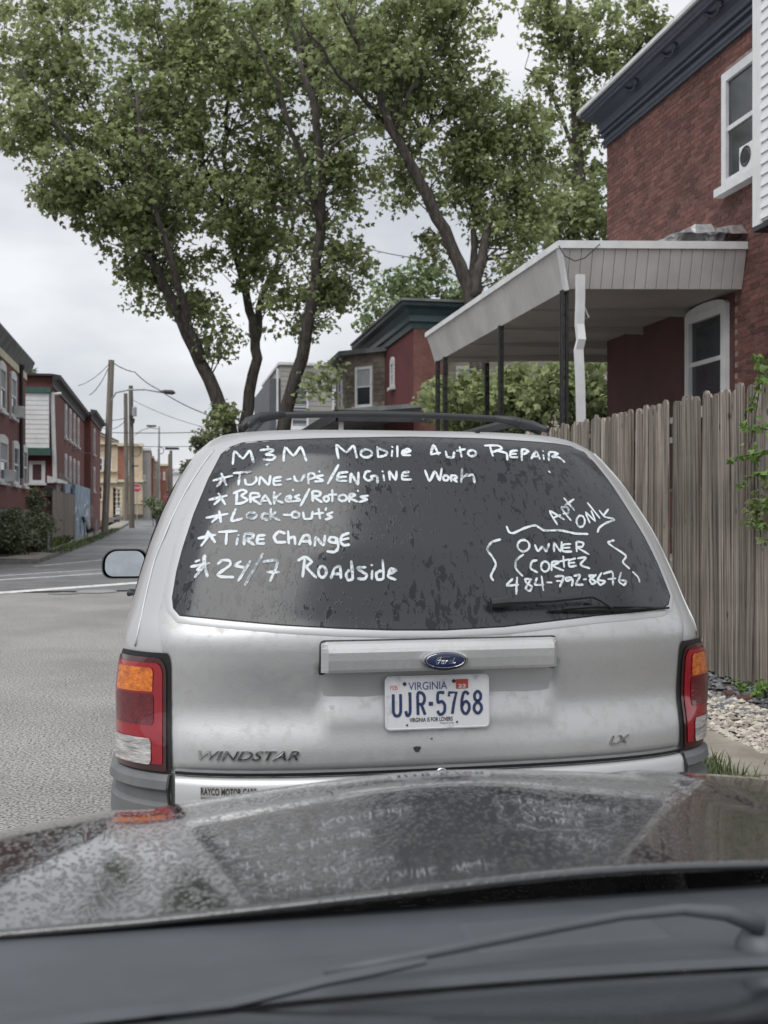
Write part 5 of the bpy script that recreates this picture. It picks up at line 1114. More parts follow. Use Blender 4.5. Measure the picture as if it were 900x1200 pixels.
mb = MB(); pts = [atY(680, 322, 10.72), atY(680, 350, 10.74), atY(679, 380, 10.76), atY(681, 398, 10.72), atY(678, 410, 10.76), atY(680, 450, 10.76), atY(681, 505, 10.78), atY(681, 560, 10.78)]
for i in range(len(pts) - 1):
    a, b = pts[i], pts[i + 1]; mb.extr(None, [(a.x - .042, a.y - .03, a.z), (a.x + .042, a.y - .03, a.z), (a.x + .042, a.y + .03, a.z), (a.x - .042, a.y + .03, a.z)], [(b.x - .042, b.y - .03, b.z), (b.x + .042, b.y - .03, b.z), (b.x + .042, b.y + .03, b.z), (b.x - .042, b.y + .03, b.z)])
mb.build('downspout', 'white_paint', porch)
mb = MB(); a, b, c = atY(685, 360, 10.8), atY(690, 372, 10.8), atY(684, 374, 10.8); mb.tube([a, b, c, a], .008, 5); mb.build('strap', 'white_paint', porch)
mb = MB(); mb.box(PXs, HX - .01, PYn, PYf, .3, .9); mb.box(PXs - .5, PXs, 12.4, 13.6, .3, .6); mb.build('porch_floor', 'concrete', porch)
mb = MB(); g0 = []
for i in range(15):                                    # crumpled foil flashing where the porch roof meets the wall
    y = 10.78 + 0.0; x = 5.25 + .85 * i / 14; g0.append(x)
    for j in range(5): mb.v.append((x, y + .12 * j, ptop(x) + .10 + (.12 if 0 < j < 4 else 0) * min(1, i / 5) * random.uniform(.5, 1.1) + random.uniform(0, .02)))
for i in range(14):
    for j in range(4): a = i * 5 + j; mb.f.append((a, a + 1, a + 6, a + 5))
for i in range(14): pass
mb.build('foil_flashing', 'foil', porch)
mb = MB(); mb.tube([atY(655, 288, 10.76), atY(662, 300, 10.72), atY(674, 306, 10.72), atY(686, 302, 10.74), atY(703, 286, 10.76)], .006, 5); mb.build('loose_cable', 'cable', porch)

# ------------------------------------------------------------------ teal-corniced row house further along
hd = empty('row_house', (6.1, 27, .14), 'brick and shingle row house with a dark teal cornice, seen beyond the white porch', 'house')
wall(hd, 6.1, 7.0, 27, 34, .1, 6.1, 'red_paint', 'painted_wall'); wall(hd, 6.1, 6.95, 26.95, 26.997, .1, 6.1, 'brick', 'brick_wall'); wall(hd, 7.0, 15, 27.6, 34, .1, 6.1, 'beige_siding', 'siding_wall')
laps(hd, (0, 27.6), UX, (0, -1), 6.98, 15, 3.0, 6.1, 'beige_siding', .15)
CT_ = [(0, 6.02), (.06, 6.02), (.08, 6.15), (.14, 6.2), (.12, 6.35), (.2, 6.5), (.34, 6.56), (.36, 6.64), (0, 6.66)]
mb = MB(); n = len(CT_)
for X, Y, sx, sy in ((6.1, 34, -1, 1), (6.1, 27, -1, -1), (15, 27, 1, -1)):
    for o_, z in CT_: mb.v.append((X + sx * o_, Y + sy * o_, z))
for s in (0, 1):
    for i in range(n): a, b = s * n + i, s * n + (i + 1) % n; mb.f.append((a, b, b + n, a + n))
mb.build('cornice', 'teal_trim', hd); wall(hd, 5.7, 15, 26.6, 34.3, 6.662, 6.72, 'grey_roof', 'roof')
window(hd, (0, 27.6), UX, (0, -1), 7.35, 7.9, 4.35, 5.2, curtain=True); window(hd, (0, 27.6), UX, (0, -1), 9.1, 9.8, 3.4, 5.0, curtain=True); window(hd, (0, 27.6), UX, (0, -1), 11.0, 11.7, 3.4, 5.0)
window(hd, (6.1, 0), UY, (-1, 0), 29.3, 29.75, 4.85, 5.55, arch=.12)
BP = [(6.09, 30.6), (5.15, 31.7), (5.15, 33.6), (6.09, 34.2)]
mb = MB(); mb.prism(BP[::-1], 2.8, 5.95); mb.build('bay', 'shingle', hd)
mb = MB(); mb.prism([(6.08, 30.3), (4.9, 31.5), (4.9, 33.9), (6.08, 34.5)][::-1], 5.952, 6.08); mb.build('bay_roof', 'grey_roof', hd)
dv = Vector((5.15 - 6.09, 31.7 - 30.6)).normalized(); nv = (-.76, -.65); Uq = (dv.x, dv.y)
tag(MB().add([], []) and (lambda q: q)(None), None) if False else None
laps(hd, (6.09, 30.6), Uq, (dv.y * -1 if False else -abs(dv.y), -abs(dv.x)), .02, 1.40, 2.82, 5.95, 'shingle', .16, name='shingles')
window(hd, (6.09 + nv[0] * .02, 30.6 + nv[1] * .02), Uq, (-abs(dv.y), -abs(dv.x)), .42, 1.06, 4.45, 5.6, curtain=True)
laps(hd, (5.15, 31.7), UY, (-1, 0), 0, 1.9, 2.82, 5.95, 'shingle', .16, name='shingles')
window(hd, (5.14, 31.7), UY, (-1, 0), .5, 1.2, 4.5, 5.5)
mb = MB(); mb.extr(None, [(3.9, 25.2, 3.70), (3.9, 25.2, 3.80), (6.09, 25.2, 4.0), (6.09, 25.2, 3.9)], [(3.9, 34, 3.70), (3.9, 34, 3.80), (6.09, 34, 4.0), (6.09, 34, 3.9)]); mb.build('porch_roof', 'grey_roof', hd)
wall(hd, 3.84, 6.1, 25.1, 25.19, 3.52, 3.78, 'dark_trim', 'porch_fascia'); wall(hd, 3.8, 3.89, 25.1, 34, 3.52, 3.78, 'dark_trim', 'porch_fascia')
wall(hd, 3.95, 4.05, 25.3, 25.4, .1, 3.52, 'white_paint', 'porch_post'); wall(hd, 3.95, 4.05, 29.3, 29.4, .1, 3.52, 'white_paint', 'porch_post')
# grey sided house behind the trunks
he = empty('grey_house', (4.6, 45, .14), 'flat-roofed grey sided house behind the sycamore trunks', 'house')
wall(he, 4.6, 12, 45, 53, .1, 7.45, 'grey_siding'); laps(he, (0, 45), UX, (0, -1), 4.62, 12, 3.2, 7.4, 'grey_siding', .2); wall(he, 4.5, 12.1, 44.9, 53, 7.452, 7.56, 'white_paint', 'roof_edge')
window(he, (0, 45), UX, (0, -1), 6.72, 7.4, 5.3, 6.5, fw=.09); window(he, (0, 45), UX, (0, -1), 5.0, 5.75, 4.9, 6.6, fw=.09, pm='door_blue')
wall(he, 4.15, 4.58, 45.02, 53, .1, 6.9, 'dark_siding', 'side_wing'); wall(he, 4.42, 4.5, 44.93, 45.0, .2, 7.3, 'white_paint', 'downspout')
wall(he, 4.58, 4.62 + 1.3, 44.6, 44.99, 4.7, 4.78, 'white_paint', 'balcony_slab')

# ------------------------------------------------------------------ left side of the street
ha = empty('brown_brick_house', (-5.0, 38, .3), 'dark brown brick row house with white arched windows at the left edge', 'house')
AX = -5.0
wall(ha, -14, AX, 26, 41.7, .2, 6.2, 'far_brick'); wall(ha, AX - .01, AX + .05, 26, 41.72, 6.2, 6.45, 'cream_trim', 'frieze'); wall(ha, -14, AX - .011, 26, 41.7, 6.2, 6.5, 'far_brick', 'parapet'); wall(ha, AX + .001, AX + .08, 26, 41.75, 1.40, 1.52, 'kerb_concrete', 'stone_course'); wall(ha, AX + .001, AX + .06, 26, 41.73, .2, 1.397, 'kerb_concrete', 'foundation')
mb = MB(); mb.extr(None, [(AX + .05, 26, 6.46), (AX + .28, 26, 6.86), (AX + .28, 26, 6.92), (AX - .6, 26, 7.1), (AX - .6, 26, 6.46)], [(AX + .05, 42.1, 6.46), (AX + .28, 42.1, 6.86), (AX + .28, 42.1, 6.92), (AX - .6, 42.1, 7.1), (AX - .6, 42.1, 6.46)]); mb.build('roof', 'grey_roof', ha)
wall(ha, AX - 1.2, AX - .7, 39.5, 40.2, 6.9, 7.75, 'grey_roof', 'chimney')
def on_a(u): r = ray(u, 600); return AX / r.x * r.y
for (u0, u1) in ((1.5, 5.2), (11.0, 17.6)):
    ya, yb = on_a(u0 - (4 if u0 < 5 else 0)), on_a(u1); window(ha, (AX, 0), UY, (1, 0), ya, yb, 4.55, 5.95, arch=.13, fw=.14, out_=.07, curtain=True)
for (u0, u1) in ((-3, 7.3), (14, 20.5), (25.6, 30.2)): window(ha, (AX, 0), UY, (1, 0), on_a(u0), on_a(u1), 2.35, 3.70, arch=.13, fw=.14, out_=.07, curtain=(u0 < 0))
for u_, z_ in ((18.3, 4.5), (7.5, 2.3)):
    yy = on_a(u_) - .5; mb = MB(); mb.box(AX + .02, AX + .34, yy - .3, yy + .25, z_ + .08, z_ + .45); ac = mb.build('air_conditioner', 'white_vinyl', ha, bevel=.01)
    mb = MB(); mb.box(AX + .341, AX + .352, yy - .27, yy + .22, z_ + .12, z_ + .41); mb.build('grille', 'grey_siding', ac)
mb = MB(); yy = on_a(21.3); mb.tube([(AX + .1, yy, 6.5), (AX + .1, yy, 6.3), (AX + .1, yy, 2.6)], .07, 8); mb.lathe((AX + .1, yy, 6.3), (0, 0, 1), [(.07, 0), (.13, .12), (.13, .2)], 8); mb.build('downspout', 'black_iron', ha)
# red row house
hb = empty('red_house', (-4.5, 50.7, .4), 'dark red row house with a heavy black cornice and white siding wing', 'house')
BX = -4.5
def on_b(u): r = ray(u, 600); return BX / r.x * r.y
YB0, YB1 = on_b(61.5), on_b(103.5)
wall(hb, -12, BX, YB0, YB1 + 1, .2, 6.9, 'far_brick'); wall(hb, -12, BX - .02, YB0 - .05, YB0 - .003, .2, 6.4, 'red_paint', 'red_end_wall')
YB2 = on_b(99); YBe = YB2 + 9
wall(hb, -12, BX + .35, YB2, YBe, .2, 7.1, 'far_brick', 'projecting_bay')
mb = MB(); CB = [(0, 6.45), (.06, 6.45), (.07, 6.6), (.14, 6.75), (.3, 6.8), (.34, 6.95), (0, 7.0)]
A = [(BX + o_, YB0 - .2, z) for o_, z in CB]; mb.extr(None, A, [(BX + o_, YB2 - .05, z) for o_, z in CB]); A = [(BX + .36 + o_, YB2 - .5, z + .2) for o_, z in CB]; mb.extr(None, A, [(BX + .36 + o_, YBe + .3, z + .2) for o_, z in CB]); mb.build('cornice', 'dark_trim', hb); wall(hb, -12, BX - .003, YB0 - .3, YBe, 6.902, 6.99, 'dark_trim', 'roof')
for z0, z1 in ((4.8, 6.25), (2.65, 4.0)):
    for u in (76.2, 81.4, 86.2, 91.0): window(hb, (BX, 0), UY, (1, 0), on_b(u) - .33, on_b(u) + .45, z0, z1, arch=.1, fw=.15, out_=.06, sill=True)
    window(hb, (BX + .35, 0), UY, (1, 0), YB2 + 2.0, YB2 + 3.0, z0, z1, arch=.1, fw=.15, out_=.06)
a, b = atY(31, 460, YB0 - .3), atY(57.5, 525, YB0 - .3)
mb = MB(); mb.box(a.x - 2, b.x, YB0 - .35, YB0 - .06, b.z, a.z); wg = mb.build('white_wing', 'white_vinyl', hb); laps(wg, (0, YB0 - .35), UX, (0, -1), a.x - 2, b.x, b.z, a.z, 'white_vinyl', .19)
mb = MB(); mb.box(a.x - 2, b.x + .05, YB0 - .45, YB0 - .06, a.z, a.z + .22); mb.box(a.x - 2, b.x + .05, YB0 - .45, YB0 - .06, b.z - .30, b.z - .003); mb.build('green_trim', 'green_trim', wg)
p, q = atY(61.2, 460, YB0 - .12), atY(64.5, 565, YB0 - .12); mb = MB(); mb.tube([p, q], .09, 6); mb.tube([atY(60.8, 462, YB0 - .1), atY(72, 461, YB0 - .08)], .06, 6); mb.build('downspout', 'white_paint', hb)
p, q = atY(34, 540, YB0 - .06), atY(53, 566, YB0 - .06); window(hb, (0, YB0 - .05), UX, (0, -1), p.x, q.x, q.z, p.z, fw=.14, pm='maroon_paint', rail=False)
# small grey shed with stone gable
sh = empty('grey_shed', (-5.2, 44.5, .2), 'small grey shed with a pitched shingle roof between the hedge and the red house', 'shed')
p0, p1 = atY(33, 600, 47.5), atY(58, 600, 47.5)
wall(sh, p0.x, p1.x - .6, 47.5, 49.5, .2, 2.4, 'kerb_concrete'); a, b, c = atY(38, 550, 47.3), atY(31, 566, 47.3), atY(54, 566, 47.3)
mb = MB(); mb.extr(None, [tuple(a), (a.x + .05, a.y, a.z - .12), tuple(b), (b.x, b.y, b.z + .1)], [(a.x + .9, a.y + 2.4, a.z), (a.x + .9, a.y + 2.4, a.z - .12), (b.x + .5, b.y + 2.4, b.z), (b.x + .5, b.y + 2.4, b.z + .1)]); mb.add([tuple(a), (c.x - .1, c.y - .3, c.z), (c.x + .9, c.y + 1.8, c.z), (a.x + .9, a.y + 2.2, a.z)], [(0, 1, 2, 3)]); mb.build('roof', 'shingle', sh)
mb = MB(); mb.extr(None, [tuple(a), tuple(b), (c.x - .5, c.y, c.z)], [(a.x, a.y + .1, a.z - .02), (b.x, b.y + .1, b.z), (c.x - .5, c.y + .1, c.z)]); mb.build('gable', 'kerb_concrete', sh)
p0, p1 = atY(57, 565, 46.8), atY(66, 625, 46.8); mb = MB(); mb.box(p0.x, p1.x, 46.8, 48.2, .2, p0.z); dm = mb.build('corrugated_panel', 'grey_siding', sh); laps(dm, (0, 46.8), UX, (0, -1), p0.x, p1.x, .25, p0.z, 'grey_siding', .13)
mb = MB(); p = atY(60, 566, 46.2); mb.extr(None, [(p.x - .15, 46.1, p.z), (p.x + .45, 46.1, p.z), (p.x + .45, 46.1, p.z + .12), (p.x - .15, 46.1, p.z + .3)], [(p.x - .15, 48.5, p.z), (p.x + .45, 48.5, p.z), (p.x + .45, 48.5, p.z + .12), (p.x - .15, 48.5, p.z + .3)]); mb.build('canopy', 'white_paint', sh)
mb = MB(); p = atY(57, 576, 45.9); mb.lathe((p.x, p.y, p.z), (0, -1, .0), [(.0001, .1), (.22, .1), (.24, 0), (.24, -.6)], 12); mb.box(p.x - .07, p.x + .05, 45.9, 46.0, .3, p.z - .2); mb.build('meter_box', 'black_iron', sh)
# wooden yard fence, boards singly, and the mural wall behind it
yf = empty('yard_fence', (-5.0, 52, .3), 'short run of pale weathered boards beside the blue mural wall', 'fence')
pA, pB = Vector((-4.2, 43.2, 0)), Vector((-4.2, 53.4, 0)); nb = 52
bq = MB(); bq.box(-.10, .10, -.012, .012, 0, 1.95); o_ = bq.build('board', 'far_wood'); bqd = o_.data; bpy.data.objects.remove(o_)
pd = pB - pA; an = math.atan2(pd.y, pd.x)
for i in range(nb):
    p = pA.lerp(pB, i / (nb - 1)); o = bpy.data.objects.new('board', bqd); C.objects.link(o); o.parent = yf; o.location = (p.x + 5.0, p.y - 52, random.uniform(-.04, .04)); o.rotation_euler = (0, 0, an); o.scale = (pd.length / nb / .205, 1, 1)
mw = empty('mural_wall', (-4.25, 58, .1), 'pale blue painted panel wall with swirling graffiti marks behind the first utility pole', 'wall')

wall(mw, -4.32, -4.18, 53.6, 69, .1, 2.75, 'mural_blue', 'panel'); wall(mw, -4.46, -4.36, 50.5, 53.3, .1, 3.0, 'mural_blue', 'side_panel')
mb = MB()
for k in range(9):
    cx, cz = random.uniform(54, 67), random.uniform(.9, 2.2); r_ = random.uniform(.2, .45); mb.tube([(-4.165, cx + r_ * 3 * math.cos(t) * (1 - t / 14), cz + r_ * math.sin(t)) for t in np.linspace(0, 5.5, 12)], .025, 4)
mb.build('scroll_marks', 'white_paint', mw)
# cream corner building at the end of the block
YF = 105.0
hf = empty('cream_building', (-4, YF, .8), 'cream corner building with gabled bay and red brick strip at the end of the street', 'building')
def fx(u): return atY(u, 600, YF).x
def fz(v, u=137): return atY(u, v, YF).z
wall(hf, fx(92), fx(138), YF, YF + 12, .6, fz(519), 'cream_paint'); wall(hf, fx(138) + .003, fx(167), YF + .15, YF + 12, .6, fz(523), 'cream_paint', 'flat_wing')
mb = MB(); mb.extr(None, [(fx(104), YF, fz(519)), (fx(138), YF, fz(519)), (fx(112), YF, fz(507))], [(fx(104), YF + 12, fz(519)), (fx(138), YF + 12, fz(519)), (fx(112), YF + 12, fz(507))]); mb.build('gable', 'cream_paint', hf)
mb = MB()
for (ua, va, ub, vb_) in ((112, 506, 139, 519), (112, 506, 103, 514)): A = atY(ua, va, YF - .4); Bp = atY(ub, vb_, YF - .4); mb.extr(None, [(A.x, YF - .4, A.z), (A.x, YF - .4, A.z + .22), (A.x, YF + .01, A.z + .22), (A.x, YF + .01, A.z)], [(Bp.x, YF - .4, Bp.z), (Bp.x, YF - .4, Bp.z + .22), (Bp.x, YF + .01, Bp.z + .22), (Bp.x, YF + .01, Bp.z)])
mb.build('gable_trim', 'shingle', hf)
wall(hf, fx(137.5), fx(146), YF + .05, YF + .149, fz(562), fz(524), 'orange_brick', 'brick_strip')
for v0, v1 in ((519, 521), (551, 553), (561, 566)): wall(hf, fx(103), fx(137.4), YF - .35, YF - .003, fz(v1), fz(v0), 'cream_trim', 'moulding')
wall(hf, fx(137.5), fx(168), YF - .25, YF + .148, fz(565), fz(562), 'cream_trim', 'moulding'); wall(hf, fx(137.5), fx(169), YF - .35, YF + .148, fz(523), fz(519.5), 'cream_trim', 'roof_moulding')
for (u0, u1, v0, v1) in ((110, 121, 536, 553), (121.5, 124.8, 536, 553), (126.5, 131.5, 537, 553)): window(hf, (0, YF), UX, (0, -1), fx(u0), fx(u1), fz(v1), fz(v0), fw=.12)
window(hf, (0, YF), UX, (0, -1), fx(108), fx(121), fz(586), fz(569), fw=.15, fm='cream_trim')
d_ = window(hf, (0, YF + .05), UX, (0, -1), fx(132.5), fx(143.5), fz(606), fz(571), fw=.25, fm='cream_trim', rail=False, sill=False, pm='dark_trim'); mb = MB()
for k in range(7): z = fz(604) + k * .42; mb.obox((0, YF), UX, (0, -1), fx(134), fx(142), .07, .1, z, z + .06)
mb.obox((0, YF), UX, (0, -1), fx(135.5), fx(141), .07, .1, fz(604), fz(595)); mb.build('security_door', 'white_paint', d_)
mb = MB()
for k in range(16): x = fx(147) + (fx(168) - fx(147)) * k / 15; mb.box(x - .02, x + .02, YF - 1.6, YF - 1.56, .9, fz(592))
mb.box(fx(147), fx(168), YF - 1.6, YF - 1.56, fz(592), fz(591)); mb.build('railing', 'black_iron', hf); wall(hf, fx(146), fx(168), YF - 1.5, YF - .36, .7, 1.25, 'concrete', 'stoop'); wall(hf, fx(126), fx(144), YF - 1.5, YF - .36, .7, 1.0, 'kerb_concrete', 'steps')
window(hf, (0, YF + .15), UX, (0, -1), fx(149), fx(151.5), fz(556), fz(540), fw=.1)
# further row houses receding down the street
def fbox(name, label, u0, u1, v0, Y, dep, m, wins=(), cat='house', gable=None, extra=None):
    g = gz(0, Y); x0, x1 = atY(u0, 600, Y).x, atY(u1, 600, Y).x; zt = atY((u0 + u1) / 2, v0, Y).z; t = empty(name, (x0, Y, g), label, cat)
    wall(t, x0, x1, Y, Y + dep, g - .3, zt, m); wall(t, x0 - .1, x1 + .1, Y - .15, Y + dep, zt + .002, zt + .25, 'white_paint' if m != 'orange_brick' else 'cream_trim', 'roof')
    for (a, b, c, d) in wins: window(t, (0, Y), UX, (0, -1), atY(a, 600, Y).x, atY(b, 600, Y).x, atY(a, d, Y).z, atY(a, c, Y).z, fw=.12)
    if gable: A = atY(gable[0], gable[1], Y); mb = MB(); mb.extr(None, [(x0 - .3, Y - .3, zt + .25), (x1 + .3, Y - .3, zt + .25), (A.x, Y - .3, A.z)], [(x0 - .3, Y + dep, zt + .25), (x1 + .3, Y + dep, zt + .25), (A.x, Y + dep, A.z)]); mb.build('gable', m, t)
    return t
g_ = fbox('pale_row_house', 'narrow pale grey sided row house attached to the cream corner building', 167.3, 175.5, 528, 106, 10, 'grey_siding', [(167.8, 170.5, 556, 563)])
fbox('brick_row_house', 'orange brick row house just beyond the pale grey one', 173.5, 179.5, 537, 116, 10, 'orange_brick', [(175, 177, 545, 552), (175, 177, 568, 577)])
fbox('tan_row_house', 'tan row house with white trim beyond the orange brick one', 179.6, 184.4, 541, 124, 10, 'beige_siding', [(180.5, 182.5, 552, 560)])
fbox('terracotta_house', 'terracotta block house behind the far round street mirror', 184.6, 196, 546, 134, 12, 'orange_brick', [(186, 188, 553, 560), (191, 193.5, 553, 562), (186, 188, 575, 585)])
fbox('white_gabled_house', 'white house with a grey pitched gable at the far end of the street', 203, 216, 556, 150, 10, 'white_vinyl', [(206, 208.5, 566, 580), (211, 213.5, 566, 580)], gable=(209.5, 548))
fbox('long_grey_house', 'long low grey-roofed house behind the white gabled house', 196, 240, 551, 168, 12, 'dark_siding', [(199, 201, 556, 566)])
fbox('far_brick_house', 'small dark brick house low at the far end beside the second stop sign', 194, 204, 575, 145, 8, 'far_brick', [])

# ------------------------------------------------------------------ street furniture
def pole(name, label, u0, v0, u1, v1, r0, r1, m='pole_wood', cat='utility pole', group='utility poles along the far kerb', lean=0):
    g = ground(u0, v0); d = (g.x * ST + g.y * CT); top = at(u1, v1, d + lean); t = empty(name, (g.x, g.y, g.z), label, cat, group)
    mb = MB(); mb.tube([g, g.lerp(top, .35) + Vector((.02, 0, 0)), g.lerp(top, .7), top], [r0, r0 * .9 + r1 * .1, (r0 + r1) / 2, r1], 12); mb.build('shaft', m, t, smooth=False); return t, g, top, d
t1, g1, top1, d1 = pole('utility_pole', 'nearest wooden utility pole, leaning slightly, carrying a curved street lamp arm', 122.5, 627, 130.5, 422, .20, .17)
mb = MB(); a = at(130, 470, d1 - .1); mb.tube([a, at(136, 460, d1 - .1), at(150, 457, d1), at(170, 456.5, d1), at(188, 459.5, d1)], .05, 6); arm = mb.build('lamp_arm', 'galvanised', t1)
mb = MB(); p = at(188, 459, d1); mb.tube([p, p + Vector((.25, 0, 0)), p + Vector((.7, 0, -.03)), p + Vector((.85, 0, -.06))], [.06, .12, .14, .04], 8); mb.build('lamp_head', 'dark_trim', arm)
mb = MB(); p = at(129, 500, d1 - .15); mb.tube([p, at(126, 560, d1 - .18), at(124, 600, d1 - .2)], .03, 5); mb.build('conduit', 'galvanised', t1)
t2, g2, top2, d2 = pole('utility_pole', 'dark wooden utility pole with equipment near its top, behind the first one', 154.5, 619, 153.3, 452, .19, .15)
mb = MB(); 
for k in range(5): p = at(153.3 + random.uniform(-3, 4), 487 + k * 2.5, d2 - .25); mb.box(p.x - .09, p.x + .09, p.y - .1, p.y + .1, p.z - .09, p.z + .09)
mb.build('junction_boxes', 'black_iron', t2)
mb = MB(); p = at(157.5, 482, d2 - .3); mb.lathe((p.x, p.y, p.z - .35), (0, 0, 1), [(.0001, 0), (.17, 0), (.17, .6), (.12, .68), (.0001, .7)], 12); mb.build('transformer', 'galvanised', t2)
mb = MB(); p = at(159.5, 528, d2 - .3); mb.tube([(p.x + .33 * math.cos(q), p.y, p.z + .42 * math.sin(q)) for q in np.linspace(0, 6.28, 14)], .025, 5, False); mb.build('cable_coil', 'cable', t2)
mb = MB(); p = at(157, 546, d2 - .25); mb.box(p.x - .15, p.x + .3, p.y, p.y + .1, p.z - .04, p.z + .04); mb.build('bracket', 'black_iron', t2)
t3, g3, top3, d3 = pole('utility_pole', 'grey utility pole standing just left of the dark one', 148.3, 611, 147.2, 461, .20, .17)
sl, gs, tops, ds = pole('street_lamp', 'far metal street lamp with a long arm pointing left', 185.5, 608, 186.5, 500, .13, .08, 'galvanised', 'street lamp', 'street lamps over the far road')
mb = MB(); mb.tube([at(186.3, 503, ds), at(176, 501, ds), at(166, 504, ds), at(158, 510, ds)], .05, 6); arm = mb.build('lamp_arm', 'galvanised', sl); mb = MB(); p = at(178, 499.5, ds); mb.box(p.x - .5, p.x + .4, p.y - .15, p.y + .15, p.z - .06, p.z + .1); mb.build('lamp_head', 'dark_trim', arm)
mb = MB(); p = at(188.5, 528, ds - .3); mb.tube([(p.x + .28 * math.cos(q), p.y, p.z + .32 * math.sin(q)) for q in np.linspace(0, 6.28, 14)], .05, 5, False); mb.build('round_bracket', 'galvanised', sl)
sl2, gs2, tp2, ds2 = pole('street_lamp', 'far wooden post topped by a flat dark lamp head', 200.5, 606, 200.3, 528, .17, .14, 'pole_wood', 'street lamp', 'street lamps over the far road')
mb = MB(); p = at(201, 526, ds2); mb.box(p.x - .65, p.x + .75, p.y - .2, p.y + .2, p.z - .08, p.z + .14); mb.build('lamp_head', 'dark_trim', sl2)
pole('utility_pole', 'thin far wooden pole next to the flat-topped lamp post', 198.2, 606, 198.2, 532, .12, .1)
def stop_sign(label, u, v, r_px, vb, D):
    p = at(u, v, D); R_ = r_px * D / FOC; g = gz(p.x, p.y); t = empty('stop_sign', (p.x, p.y, g), label, 'stop sign', 'stop signs down the street')
    mb = MB(); mb.tube([(p.x, p.y + .04, g), (p.x, p.y + .04, p.z + R_)], .035, 6); mb.build('sign_post', 'galvanised', t)
    o8 = [(p.x + R_ * math.cos(math.radians(22.5 + 45 * i)), p.z + R_ * math.sin(math.radians(22.5 + 45 * i))) for i in range(8)]
    mb = MB(); mb.extr(None, [(x, p.y - .01, z) for x, z in o8], [(x, p.y + .01, z) for x, z in o8]); f = mb.build('sign_border', 'white_paint', t)
    mb = MB(); mb.extr(None, [(p.x + (x - p.x) * .9, p.y - .016, p.z + (z - p.z) * .9) for x, z in o8], [(p.x + (x - p.x) * .9, p.y - .011, p.z + (z - p.z) * .9) for x, z in o8]); mb.build('sign_face', 'sign_red', t)
    vs_, fs = fit_text('STOP', p.x - R_ * .62, p.x + R_ * .62, p.z - R_ * .27, p.z + R_ * .27, bold=.02); mb = MB(); mb.add([(v_[0], p.y - .019, v_[1]) for v_ in vs_], fs); mb.build('sign_lettering', 'white_paint', t, fix=False)
stop_sign('nearer red stop sign beside the dark utility pole', 160.5, 572, 5.2, 605, 90)
stop_sign('smaller red stop sign further down the street by the green bush', 195.3, 582.5, 3.6, 605, 120)
def post(label, u, v0, v1, r=.055): g = atX(u, 600, -3.78); g.z = gz(g.x, g.y) + .1; d = g.x * ST + g.y * CT; tp = at(u, v1, d); mb = MB(); mb.tube([g, (g.x, g.y, tp.z)], r, 8); tag(mb.build('metal_post', 'galvanised', loc=(g.x, g.y, g.z)), label, 'post', 'bare metal posts on the far left pavement')
post('bare metal post at the hedge end, nearest of the four', 56, 648, 612); post('tall bare metal post between the hedge and the dumped chair', 87.5, 637, 605, .06); post('short bare metal post just left of the dumped chair', 99.5, 633, 612); post('bare metal post just left of the leaning utility pole', 112.5, 628, 608)
ch = empty('dumped_chair', tuple(atX(102, 634, -3.85)), 'dark discarded chair tipped back on the pavement by the leaning utility pole', 'chair')
dc = ch.location.x * ST + ch.location.y * CT
q = lambda u, v, dd=0: at(u, v, dc + dd)
mb = MB(); mb.extr(None, [q(95, 606), q(98, 605), q(104, 622), q(101, 624)], [q(98, 607, .6), q(101, 606, .6), q(107, 622, .6), q(104, 624, .6)]); mb.build('backrest', 'black_plastic', ch)
mb = MB(); mb.extr(None, [q(101, 622), q(109, 618), q(109, 620), q(102, 625)], [q(104, 622, .6), q(112, 618, .6), q(112, 620, .6), q(105, 625, .6)]); mb.build('seat', 'black_plastic', ch)
mb = MB(); mb.tube([q(103, 624), q(102, 629)], .025, 5); mb.tube([q(110, 620, .5), q(110, 627, .5)], .025, 5); mb.build('legs', 'black_iron', ch)
bn = empty('dark_bench', tuple(ground(130, 614)), 'low dark kerbside debris pile beyond the leaning utility pole', 'debris'); p = bn.location
mb = MB(); mb.box(p.x - .4, p.x + 1.2, p.y, p.y + .5, p.z, p.z + .16); mb.box(p.x + .2, p.x + .7, p.y, p.y + .4, p.z + .15, p.z + .38); mb.build('pile', 'dark_trim', bn, bevel=.05)
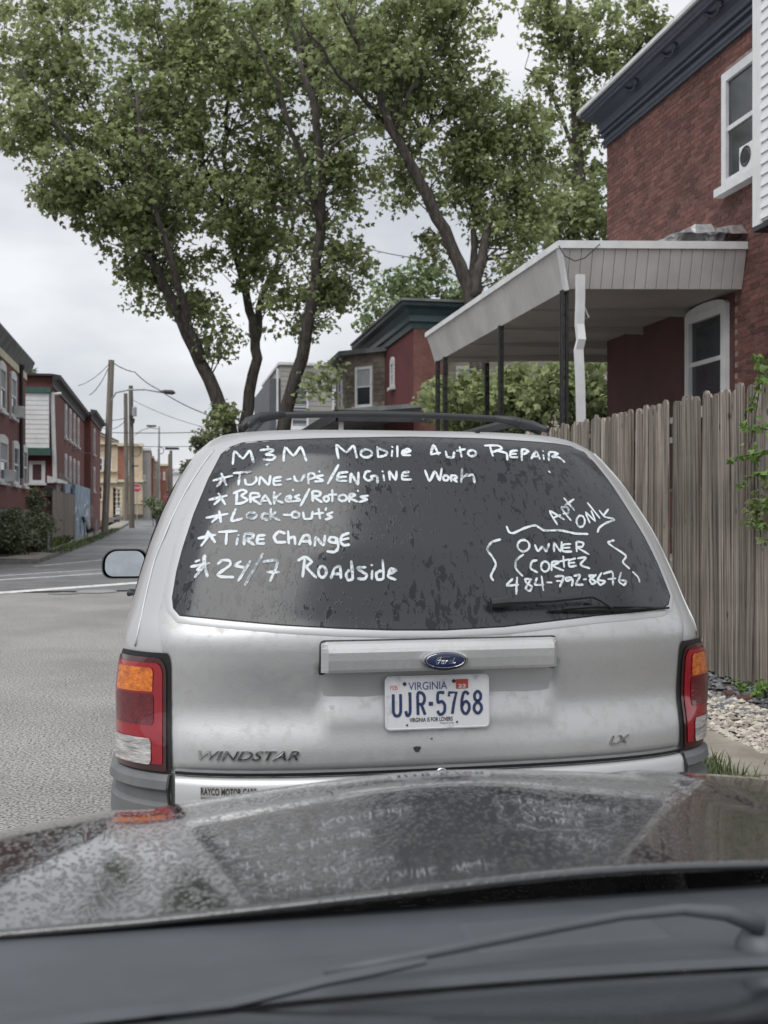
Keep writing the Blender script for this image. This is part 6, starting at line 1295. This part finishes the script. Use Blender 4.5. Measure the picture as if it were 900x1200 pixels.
tb = ground(182.5, 608); mb = MB(); mb.lathe((tb.x, tb.y, tb.z), (0, 0, 1), [(.32, 0), (.38, 1.0), (.40, 1.02), (.3, 1.15), (.0001, 1.18)], 12); tag(mb.build('litter_bin', 'dark_trim', loc=tuple(tb)), 'dark litter bin in front of the far green bush', 'bin')
# overhead cables
def cable(label, pts, r=.018, sag=0):
    P = []; n = len(pts)
    for i in range(n - 1):
        a, b = pts[i], pts[i + 1]
        for j in range(8): t = j / 8; p = a.lerp(b, t); P.append(p - Vector((0, 0, sag * 4 * t * (1 - t))))
    P.append(pts[-1]); mb = MB(); mb.tube(P, r, 5); tag(mb.build('overhead_cable', 'cable', loc=tuple(pts[0])), label, 'cable', 'overhead cables')
cable('dark cable falling from the leaning pole top to the right behind the sycamore', [at(131, 424, d1), at(158, 436, d1), at(185, 456, d1), at(238, 484, d1 - 4), at(290, 500, d1 - 8)], .028, .1)
cable('cable from the leaning pole top down to the red house cornice', [at(130, 424, d1), at(105, 463, 64)], .022, .3)
cable('upper cable from the leaning pole to the left over the red house', [at(129, 425, d1), at(92, 452, 60)], .018, .2)
cable('thin cable crossing from the dark pole to the right through the tree', [at(154, 468, d2), at(245, 502, d2 - 6)], .018, .2)
cable('level cable running right from the dark pole, upper of the low pair', [at(130, 507, 76), at(250, 506, 70)], .025, .05)
cable('level cable running right from the dark pole, lower of the low pair', [at(100, 522, 80), at(240, 523, 75)], .022, .05)
cable('sagging cable between the red house and the dark pole, topmost', [at(107, 490, 70), at(147, 490, 76)], .022, .15)
cable('sagging cable between the red house and the dark pole, lowest', [at(107, 492, 70), at(147, 493, 76)], .022, .6)
cable('cable drooping across the white siding of the red house, upper', [at(31, 465, 49), at(72, 472, 50)], .02, .9)
cable('cable drooping across the white siding of the red house, lower', [at(31, 467, 49), at(76, 474, 51)], .02, 1.25)
cable('cable drooping across the red end wall at mid height', [at(45, 525, 49), at(78, 522, 52)], .02, .35)
cable('high thin wire passing behind the two big sycamores', [at(360, 275, 55), at(430, 291, 50), at(520, 305, 46)], .02, .1)
cable('long low service wire along the red house front', [at(78, 524, 52), at(122, 527, 66)], .02, .25)
